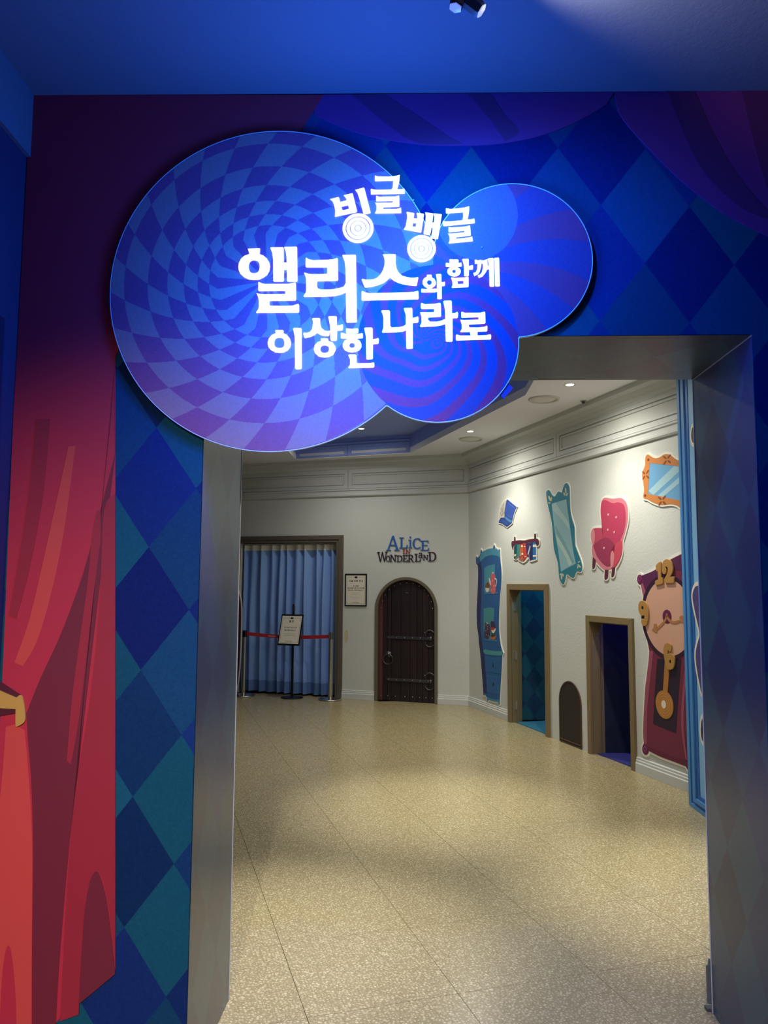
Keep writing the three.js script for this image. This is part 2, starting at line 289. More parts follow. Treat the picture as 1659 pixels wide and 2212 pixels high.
// ---------------------------------------------------------------- doors of the room
function casing(root, uL, uR, top, face, w, deep) {     // flat casing round an opening plus the lining inside it
  add('casing_side', slab([[uL, 0.001], [uL + w, 0.001], [uL + w, top - w], [uL, top]], 0, face, [], 0.003), CASING, root);
  add('casing_side', slab([[uR - w, 0.001], [uR, 0.001], [uR, top], [uR - w, top - w]], 0, face, [], 0.003), CASING, root);
  add('casing_head', slab([[uL, top], [uL + w, top - w], [uR - w, top - w], [uR, top]], 0, face, [], 0.003), CASING, root);
  for (const [a, b, n] of [[uL + w * 0.55, uL + w + 0.006, 'jamb'], [uR - w - 0.006, uR - w * 0.55, 'jamb']]) add(n, box(a, 0.001, -deep, b, top - w, -0.001), CASING, root);
  add('head_lining', box(uL + w + 0.006, top - w - 0.008, -deep, uR - w - 0.006, top - w * 0.6, -0.001), CASING, root);
}
{
  const d = structure('door_1', { label: 'olive brown cased doorway with hinge plates opening to a teal den' });
  place(d, RIGHT, 0, 0); casing(d, 1.212, 2.197, 1.628, 0.028, 0.07, 0.125);
  add('stop', box(1.288, 0.001, -0.08, 1.30, 1.55, -0.055), CASING, d);
  for (const y of [1.36, 0.78, 0.2]) { const h = add('hinge_plate', box(1.2875, y - 0.05, -0.052, 1.291, y + 0.05, -0.018, 0.001), mat('#b9b09a', 0.4, { metalness: 0.7 }), d); add('knuckle', rod([1.294, y - 0.05, -0.053], [1.294, y + 0.05, -0.053], 0.006), mat('#b9b09a', 0.4, { metalness: 0.7 }), h); }
  const e = structure('door_2', { label: 'smaller olive brown cased doorway opening to a dark blue den' });
  place(e, RIGHT, 0, 0); casing(e, 2.962, 3.722, 1.325, 0.028, 0.06, 0.125);
  add('stop', box(3.027, 0.001, -0.08, 3.04, 1.25, -0.055), CASING, e);
  const m = structure('door_3', { label: 'tiny arched dark brown door at floor level between the two cased doorways' });
  place(m, RIGHT, 0, 0);
  const arc = (g) => [[2.388 + g, 0.008 + g], [2.822 - g, 0.008 + g], ...circle(2.605, 0.425, 0.217 - g, 0.217 - g, 22, 0, Math.PI)];
  add('door_edge', slab(arc(0), 0, 0.01, [arc(0.012)], 0.002), mat('#5a4034', 0.6), m);
  add('door_leaf', slab(arc(0.0125), 0, 0.006), mat('#2c2422', 0.6, { bumpMap: WOODBUMP, bumpScale: 0.0005 }), m);
  add('sill', box(2.405, 0.03, 0.0065, 2.805, 0.042, 0.014, 0.002), mat('#5a4034', 0.6), m);
}
{ // arched plank door with strap hinges, studs and a ring handle
  const d = structure('door_4', { label: 'arched dark wooden plank door with iron straps and ring handle' });
  place(d, BACK, 0, 0);
  const cx = -0.89, spring = 1.262, R = 0.453, r = 0.412, half = (rr) => [[cx - rr, 0.001], ...circle(cx, spring, rr, rr, 33, Math.PI, 0), [cx + rr, 0.001]];
  add('door_frame', slab([...half(R), ...half(r).reverse()], -0.07, 0.022, [], 0.004), mat('#6c6350', 0.6, { bumpMap: WOODBUMP, bumpScale: 0.0005 }), d);
  const woods = ['#54423f', '#4a3a3c', '#5b4743', '#46383b', '#503f40'].map((c) => new THREE.MeshStandardMaterial({ color: new THREE.Color(c).multiplyScalar(3.1), map: WOOD, roughness: 0.55, bumpMap: WOODBUMP, bumpScale: 0.002 }));
  const edge = [-0.411, -0.345, -0.278, -0.225, -0.08, 0.05, 0.15, 0.235, 0.32, 0.411];
  for (let i = 0; i < 9; i++) {
    const a = edge[i] + 0.002, b = edge[i + 1] - 0.002, top = (x) => spring + Math.sqrt(Math.max(0, r * r - x * x)) - 0.002, pts = [[cx + a, 0.006], [cx + b, 0.006]];
    for (let k = 0; k <= 8; k++) { const x = b + (a - b) * k / 8; pts.push([cx + x, Math.max(spring, top(x))]); }
    add('plank', uvScale(slab(pts, -0.068, -0.03 + 0.005 * hash2(i, 3), [], 0.003), 2.2, 0.6, rnd(), rnd()), i ? woods[i % 5] : mat('#5c3234', 0.5, { bumpMap: WOODBUMP, bumpScale: 0.001 }), d);
  }
  for (const y of [0.872, 0.292]) {
    const s = add('strap_hinge', slab([[cx - 0.30, y + 0.012], [cx - 0.26, y + 0.024], [cx + 0.34, y + 0.02], [cx + 0.34, y - 0.022], [cx - 0.26, y - 0.014], [cx - 0.29, y - 0.004]], -0.026, -0.014, [], 0.003), IRON, d);
    for (let k = 0; k < 6; k++) add('rivet', new THREE.SphereGeometry(0.0075, 10, 6).scale(1, 1, 0.6).translate(cx - 0.255 + k * 0.114, y + 0.004, -0.013), CHROME, s);
    for (const [sg, oy] of [[1, 0.068], [-1, -0.066]]) {
      const pts = Array.from({ length: 12 }, (_, k) => { const a = (0.15 + 0.95 * k / 11) * Math.PI; return [cx + 0.335 + Math.cos(a) * 0.062, y + oy + sg * (Math.sin(a) * 0.058 - 0.012), -0.018]; });
      add('scroll', tube(pts, 0.011, 30, 8), IRON, s);
    }
    add('leaf_end', lathe([[0, 0], [0.016, 0.004], [0.012, 0.012], [0, 0.016]], 16).rotateX(Math.PI / 2).translate(cx + 0.262, y + 0.075, -0.026), IRON, s);
    add('hinge_boss', lathe([[0, 0], [0.03, 0.002], [0.024, 0.016], [0, 0.022]], 20).rotateX(Math.PI / 2).translate(cx + 0.345, y, -0.026), IRON, s);
  }
  const h = add('ring_handle', new THREE.TorusGeometry(0.07, 0.0075, 10, 36).translate(cx - 0.262, 0.575, 0.0), IRON, d);
  add('handle_plate', lathe([[0, 0], [0.045, 0], [0.042, 0.008], [0.02, 0.014], [0.016, 0.026], [0, 0.03]], 24).rotateX(Math.PI / 2).translate(cx - 0.262, 0.64, -0.03), IRON, h);
  const stud = new THREE.SphereGeometry(0.0085, 10, 6).scale(1, 1, 0.6);
  for (let k = 0; k < 13; k++) { const a = Math.PI * (0.02 + 0.96 * k / 12); add('stud', stud.clone().translate(cx + Math.cos(a) * 0.375, spring + Math.sin(a) * 0.375, -0.024), CHROME, d); }
  for (const x of [-0.37, -0.27, -0.16, -0.02, 0.09, 0.19, 0.28, 0.37]) add('stud', stud.clone().translate(cx + x, 0.07, -0.024), CHROME, d);
  add('peephole', box(cx - 0.018, 1.49, -0.027, cx + 0.022, 1.502, -0.02, 0.002), CHROME, d);
}

// ---------------------------------------------------------------- the portal between the hall and the room
const hallTop = (x) => 3.345 - 0.0145 * x;
const lin = (f, u, n = 0) => { const p = onWall(f, u, 0, n); return [p.x, p.z]; };
const OPEN = 1.852, LINTEL = 2.462;
{
  const w = structure('wall_front', { label: 'portal wall printed with dark blue and teal diamonds' });
  const fL = lin(FRONT, -1.6), fR = lin(FRONT, 3.1), rL = lin(REAR, -2.3), rR = lin(REAR, 3.0), a = lin(FRONT, -0.004, -0.004), b = lin(REAR, -0.004), c = lin(FRONT, OPEN + 0.004, -0.004), d = lin(REAR, 1.862);
  const inset = (p) => [p[0], p[1] - 0.006];
  add('wall_core', merge([
    prism([inset(fL), inset(a), b, rL], 0, 3.42), prism([inset(c), inset(fR), rR, d], 0, 3.42),
    prism([inset(a), inset(c), d, b], LINTEL + 0.006, 3.42)]), CORE, w);
  const face = slab([[-0.69, 0], [0, 0], [0, LINTEL], [OPEN, LINTEL], [OPEN, 0], [3.05, 0], [3.05, 3.30], [-0.69, 3.352]], -0.005, 0);
  const p = add('printed_face', uvScale(face, 1 / 1.2, 1 / 1.64, -0.178, 1.738, 0.03), PRINT, w); p.position.copy(FRONT.o); p.rotation.y = FRONT.yaw;
  const lining = (name, A, B, y0, y1, ou) => {
    const len = Math.hypot(B[0] - A[0], B[1] - A[1]), g = slab(rect(0, y0, len, y1), -0.003, 0), m = add(name, uvScale(g, 1 / 1.2, 1 / 1.64, ou, 1.5, 0), GLOSS, w);
    m.position.set(A[0], 0, A[1]); m.rotation.y = -Math.atan2(B[1] - A[1], B[0] - A[0]); return m;
  };
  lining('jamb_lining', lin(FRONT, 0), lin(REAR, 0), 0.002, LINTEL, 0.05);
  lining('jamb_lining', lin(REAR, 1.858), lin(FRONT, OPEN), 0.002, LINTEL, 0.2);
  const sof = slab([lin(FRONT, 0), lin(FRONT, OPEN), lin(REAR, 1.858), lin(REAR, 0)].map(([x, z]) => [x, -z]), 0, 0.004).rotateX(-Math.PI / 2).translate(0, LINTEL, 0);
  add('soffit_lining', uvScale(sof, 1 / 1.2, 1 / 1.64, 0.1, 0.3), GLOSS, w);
  const white = mat('#d8d6d0', 0.5);
  for (const [u, y1] of [[-0.001, LINTEL], [1.859, LINTEL]]) { const q = lin(REAR, u); add('corner_bead', box(q[0] - 0.003, 0.002, q[1] - 0.004, q[0] + 0.003, y1, q[1] + 0.002), white, w); }
  { const A = onWall(FRONT, OPEN, LINTEL - 0.002, 0), B = onWall(REAR, 1.858, LINTEL - 0.002, 0); add('mitre_strip', rod(A.toArray(), B.toArray(), 0.003), mat('#8f949c', 0.5), w); }
  const g = structure('trim_1', { label: 'small grey metal guard at the foot of the right jamb' });
  place(g, REAR, 0, 0, -0.02);
  add('guard_plate', slab([[1.845, 0.028], [1.868, 0.022], [1.868, 0.19], [1.855, 0.19], [1.853, 0.17], [1.845, 0.165]], -0.004, 0.004, [], 0.001), mat('#77787a', 0.5, { metalness: 0.4 }), g);
  add('guard_foot', box(1.84, 0.0005, -0.02, 1.875, 0.012, 0.01, 0.002), mat('#55565a', 0.5, { metalness: 0.4 }), g);
}
{ // hall in front of the portal
  const c = structure('ceiling_hall', { label: 'grey ceiling of the entrance hall' });
  const plan = [[-1.6, -2.68], [2.6, -2.6], [2.6, 2.75], [-1.6, 2.75]], g = slab(plan.map(([x, z]) => [x, -z]), 0, 0.1).rotateX(-Math.PI / 2), p = g.attributes.position;
  for (let i = 0; i < p.count; i++) p.setY(i, p.getY(i) + hallTop(p.getX(i)));
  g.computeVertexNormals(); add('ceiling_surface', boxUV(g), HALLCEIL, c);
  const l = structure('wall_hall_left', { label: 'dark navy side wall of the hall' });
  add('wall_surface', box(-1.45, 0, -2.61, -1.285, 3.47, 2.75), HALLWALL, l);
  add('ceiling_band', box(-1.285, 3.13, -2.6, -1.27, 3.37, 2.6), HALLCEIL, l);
  add('dark_panel', box(-1.285, 0.02, -2.50, -1.279, 2.50, -1.2), mat('#141a38', 0.6), l);
  const r = structure('wall_hall_right'); add('wall_surface', box(2.3, 0, -2.52, 2.45, 3.4, 2.75), HALLWALL, r);
  const b = structure('wall_hall_back'); add('wall_surface', box(-1.45, 0, 2.6, 2.45, 3.4, 2.75), HALLWALL, b);
}

// ---------------------------------------------------------------- printed boards on the portal
function board(name, label, category, f, u, v, off = 0, grp) { const g = group(name, info(label, category, grp)); place(g, f, u, v, off); g.userData.shift = [u, v]; return g; }
const sheet = (root, name, pts, z0, z1, m, holes = []) => { const [u, v] = root.userData.shift, s = (q) => q.map((p) => [p[0] - u, p[1] - v]); return add(name, slab(s(pts), z0, z1, holes.map(s)), m, root); };
const sub = (root, parent, name, pts, z0, z1, m, holes = []) => { const o = sheet(root, name, pts, z0, z1, m, holes); parent.add(o); return o; };
{
  const c = board('stage_curtain_board', 'tall red stage curtain board tied back in gold, left of the opening', 'curtain', FRONT, -0.45, 0.2);
  const red = mat('#ca2a42', 0.6), dark = mat('#7e1e34', 0.6), mid = mat('#ac2438', 0.6), light = mat('#e04a44', 0.6), gold = mat('#d9a24e', 0.5);
  sheet(c, 'cloth', hard([[-0.6638,3.366],[0.3958,3.343],[0.2995,3.183],[0.1688,3.133],[0.0406,2.982],[-0.0861,2.814],[-0.2107,2.614],[-0.317,2.399],[-0.2369,0.3779],[-0.251,0.3759],[-0.3061,0.3319],[-0.3828,0.2636],[-0.4258,0.2096],[-0.4682,0.1396],[-0.5386,0.04],[-0.6367,0.037],[-0.6627,0.5032],[-0.6565,1.244],[-0.6666,2.188]]), 0, 0.004, red);
  const fold = (pts, m, k = 1) => sheet(c, 'fold', outline(pts), 0.004, 0.0045 + 0.0004 * k, m);
  fold([[-0.3182,2.343,1],[-0.3034,2.059,1],[-0.3657,1.781],[-0.4053,1.621],[-0.4665,1.44],[-0.5287,1.294],[-0.5692,1.183,1],[-0.559,1.095],[-0.5404,0.9538],[-0.524,0.739],[-0.5115,0.4232],[-0.4981,0.1556,1],[-0.4233,0.1577,1],[-0.4193,0.4255],[-0.3995,0.8484],[-0.3841,1.01],[-0.3766,1.23],[-0.3599,1.508],[-0.3443,1.827],[-0.3234,2.177,1]], dark);
  fold([[-0.3452,1.85,1],[-0.3574,1.862],[-0.3715,1.781],[-0.3798,1.621],[-0.3973,1.441],[-0.4166,1.229],[-0.4248,1.032,1],[-0.4106,1.021,1],[-0.3933,1.141],[-0.3757,1.34],[-0.3575,1.587],[-0.3414,1.758,1]], mid, 2);
  fold([[-0.2978,1.92,1],[-0.334,1.862],[-0.3358,1.621],[-0.3437,1.396],[-0.361,1.186],[-0.3798,1.043,1],[-0.3836,0.9997,1],[-0.4004,0.7948],[-0.4074,0.5301],[-0.4097,0.2194,1],[-0.3501,0.2415,1],[-0.3462,0.5315],[-0.3374,0.6368],[-0.3079,0.6797],[-0.2838,0.638],[-0.2561,0.5023],[-0.2368,0.3782,1]], mid, 3);
  fold([[-0.3103,0.6828],[-0.3369,0.6263],[-0.3472,0.4793],[-0.3514,0.2722,1],[-0.2364,0.3679,1],[-0.2557,0.4919],[-0.2807,0.617]], dark, 4);
  fold([[-0.6357,1.138,1],[-0.6075,1.147,1],[-0.5721,1.128,1],[-0.5545,1.008],[-0.53,0.7924],[-0.5168,0.5276],[-0.5003,0.1555,1],[-0.6051,0.1525,1],[-0.6445,0.8763,1],[-0.6384,1.018]], light, 2);
  fold([[-0.5979,0.4315],[-0.5851,0.4422],[-0.5706,0.3801],[-0.5558,0.2667],[-0.5477,0.1542,1],[-0.6051,0.1525,1],[-0.6063,0.3377]], red, 3);
  fold([[-0.4669,2.083,1],[-0.4433,2.083,1],[-0.4707,1.781],[-0.5071,1.564],[-0.5463,1.417],[-0.5886,1.338,1],[-0.6181,1.349,1],[-0.5734,1.495],[-0.5365,1.689],[-0.4995,1.896]], light, 2);
  fold([[-0.5841,2.178,1],[-0.5365,2.178,1],[-0.5477,1.919],[-0.582,1.666],[-0.6199,1.495,1],[-0.6461,1.506,1],[-0.6195,1.711],[-0.596,1.943]], mid, 3);
  sheet(c, 'tie_back', outline([[-0.6775,1.266,1],[-0.6531,1.255,1],[-0.6016,1.235,1],[-0.5902,1.244],[-0.5808,1.235],[-0.5718,1.198],[-0.5698,1.159],[-0.5937,1.141,1],[-0.5999,1.147],[-0.6026,1.198,1],[-0.6561,1.2,1],[-0.6738,1.197,1]]), 0.006, 0.012, gold);
  sheet(c, 'tie_edge', outline([[-0.679,1.292,1],[-0.6547,1.283,1],[-0.5902,1.244,1],[-0.6016,1.235,1],[-0.6532,1.256,1],[-0.6775,1.265,1]]), 0.006, 0.0085, mat('#5c1426', 0.6));
  sheet(c, 'tie_edge', outline([[-0.6737,1.196,1],[-0.656,1.197,1],[-0.6029,1.203,1],[-0.6019,1.184,1],[-0.6548,1.175,1],[-0.6724,1.172,1]]), 0.006, 0.0085, mat('#5c1426', 0.6));
}
for (const [label, pts, u, v, folds] of [
  ['board printed as a blue-lit red swag, hanging in the middle of the portal top', [[0.3562,3.344,1],[1.413,3.332,1],[1.385,3.288,1],[1.304,3.239],[1.176,3.183],[1.031,3.152],[0.8861,3.145],[0.7243,3.154],[0.5615,3.186],[0.4466,3.228],[0.3639,3.271,1]], 1.0, 3.2, [[[0.4946,3.341,1],[0.6095,3.341,1],[0.7241,3.261],[0.8215,3.19],[0.8861,3.151,1],[0.7243,3.159],[0.6101,3.237]], [[0.903,3.334,1],[0.984,3.333,1],[1.032,3.255],[1.08,3.194],[1.031,3.156,1],[0.9833,3.235]]]],
  ['board printed as blue-lit red drape sweeping down at the top right corner of the portal', [[1.413,3.332,1],[1.991,3.325,1],[1.969,2.783,1],[1.919,2.802],[1.768,2.889],[1.631,3.007],[1.509,3.143],[1.432,3.247]], 1.9, 3.1, [[[1.593,3.33,1],[1.689,3.328,1],[1.747,3.173],[1.835,3.004],[1.953,2.854,1],[1.831,2.905],[1.696,3.056]], [[1.847,3.326,1],[1.941,3.325,1],[1.947,3.152],[1.957,2.952],[1.964,2.821,1],[1.94,2.903],[1.899,3.053]]]],
]) {
  const s = board('swag_board', label, 'valance', FRONT, u, v);
  sheet(s, 'cloth', outline(pts), 0, 0.004, mat('#7f2d78', 0.6));  // red drape turned purple, the blue light put into its colour
  for (const p of folds) sheet(s, 'fold', outline(p), 0.004, 0.0048, mat('#66255f', 0.6));
}

{ // cut-out board of whirling discs that carries the illuminated sign
  const Z = 0.022, O = [0.5, 2.06];
  const d = board('whirl_board', 'large cut-out board of whirling checkered and striped discs above the opening', 'sign board', FRONT, ...O);
  const edge = [[0.6335,2.239,1]];
  const A = [0.232, 2.63, 0.567], B = [1.05, 2.722, 0.2695], C = [0.796, 2.434, 0.272];
  const pts = [];                                 // union outline of the three discs, walked round from the cusp between the first and the last
  const inside = (x, y, k) => [A, B, C].some((c, i) => i !== k && Math.hypot(x - c[0], y - c[1]) < c[2] - 1e-4);
  const arcs = [A, B, C].map((c, k) => { const n = 240, keep = []; for (let i = 0; i < n; i++) { const a = i / n * Math.PI * 2, x = c[0] + Math.cos(a) * c[2], y = c[1] + Math.sin(a) * c[2]; keep.push(inside(x, y, k) ? null : [x, y]); } return keep; });
  const run = (keep) => { const n = keep.length; let s = 0; while (keep[s] || !keep[(s + 1) % n]) s++; const out = []; for (let i = 1; i <= n; i++) { const q = keep[(s + i) % n]; if (!q) break; out.push(q); } return out; };
  pts.push(...run(arcs[0]), ...run(arcs[2]), ...run(arcs[1]));
  const x0 = -0.36, y0 = 2.04, side = 1.72;       // the print, in metres over the board
  const mix = (a, b, t) => a.map((v, i) => v + (b[i] - v) * t);
  const art = dataTexture(1024, 1024, (px, py) => {  // blue haze put into the print: colours kept close in tone
    const x = x0 + px / 1024 * side, y = y0 + py / 1024 * side, n = (vnoise(px / 2, py / 2, 512, 512, 41) - 0.5) * 10;
    const dist = (c) => Math.hypot(x - c[0], y - c[1]);
    let col;
    if (dist(C) < C[2]) { const r = dist(C) / C[2], a = Math.atan2(y - C[1] - 0.02, x - C[0] + 0.05), s = a * 9 / (Math.PI * 2) * 2 + 7 * Math.log(r + 0.12) + 0.22 * Math.sin(a * 5), t = Math.sin(s * Math.PI); col = t > 0.25 ? [168, 40, 96] : t > -0.1 ? [52, 62, 132] : [26, 62, 132]; }
    else if (dist(B) < B[2]) { const a = Math.atan2(y - B[1] + 0.03, x - B[0] + 0.16), r = Math.hypot(x - B[0] + 0.16, y - B[1] + 0.03), s = a * 10 / Math.PI + 3.2 * r, t = Math.sin(s * Math.PI); col = Math.hypot((x - B[0] + 0.12) / 0.14, (y - B[1] - 0.16) / 0.16) < 1 ? [128, 104, 146] : t > 0.1 ? [150, 62, 112] : [84, 66, 130]; }
    else { const r = Math.max(0.17, Math.hypot(x - 0.208, y - 2.655)), k = Math.floor(Math.log(r / 0.597) / Math.log(1.2)), a = Math.atan2(y - 2.655, x - 0.208) / (Math.PI * 2) * 26 + Math.log(r / 0.597) / Math.log(1.2) * 0.53; col = (Math.floor(a) + k) & 1 ? [176, 132, 140] : [158, 82, 126]; }
    return col.map((v) => Math.max(0, Math.min(255, v + n)));
  });
  const g = slab(pts.map((p) => [p[0] - O[0], p[1] - O[1]]), 0.0075, Z, [], 0.0015), uv = g.attributes.uv, ps = g.attributes.position;
  for (let i = 0; i < uv.count; i++) uv.setXY(i, (ps.getX(i) + O[0] - x0) / side, (ps.getY(i) + O[1] - y0) / side);
  add('printed_panel', g, new THREE.MeshStandardMaterial({ map: art, roughness: 0.5 }), d);
  add('edge_strip', ribbon(pts.map((p) => [p[0] - O[0], p[1] - O[1]]), 0.0032, 0.009, Z - 0.0003), mat('#e4e6f0', 0.4, { side: THREE.DoubleSide }), d);
  sheet(d, 'blue_point', hard([[1.029,2.299,1],[1.049,2.277,1],[1.018,2.241,1],[1.001,2.258,1]]), 0.008, 0.018, mat('#2a3f9a', 0.5));
}

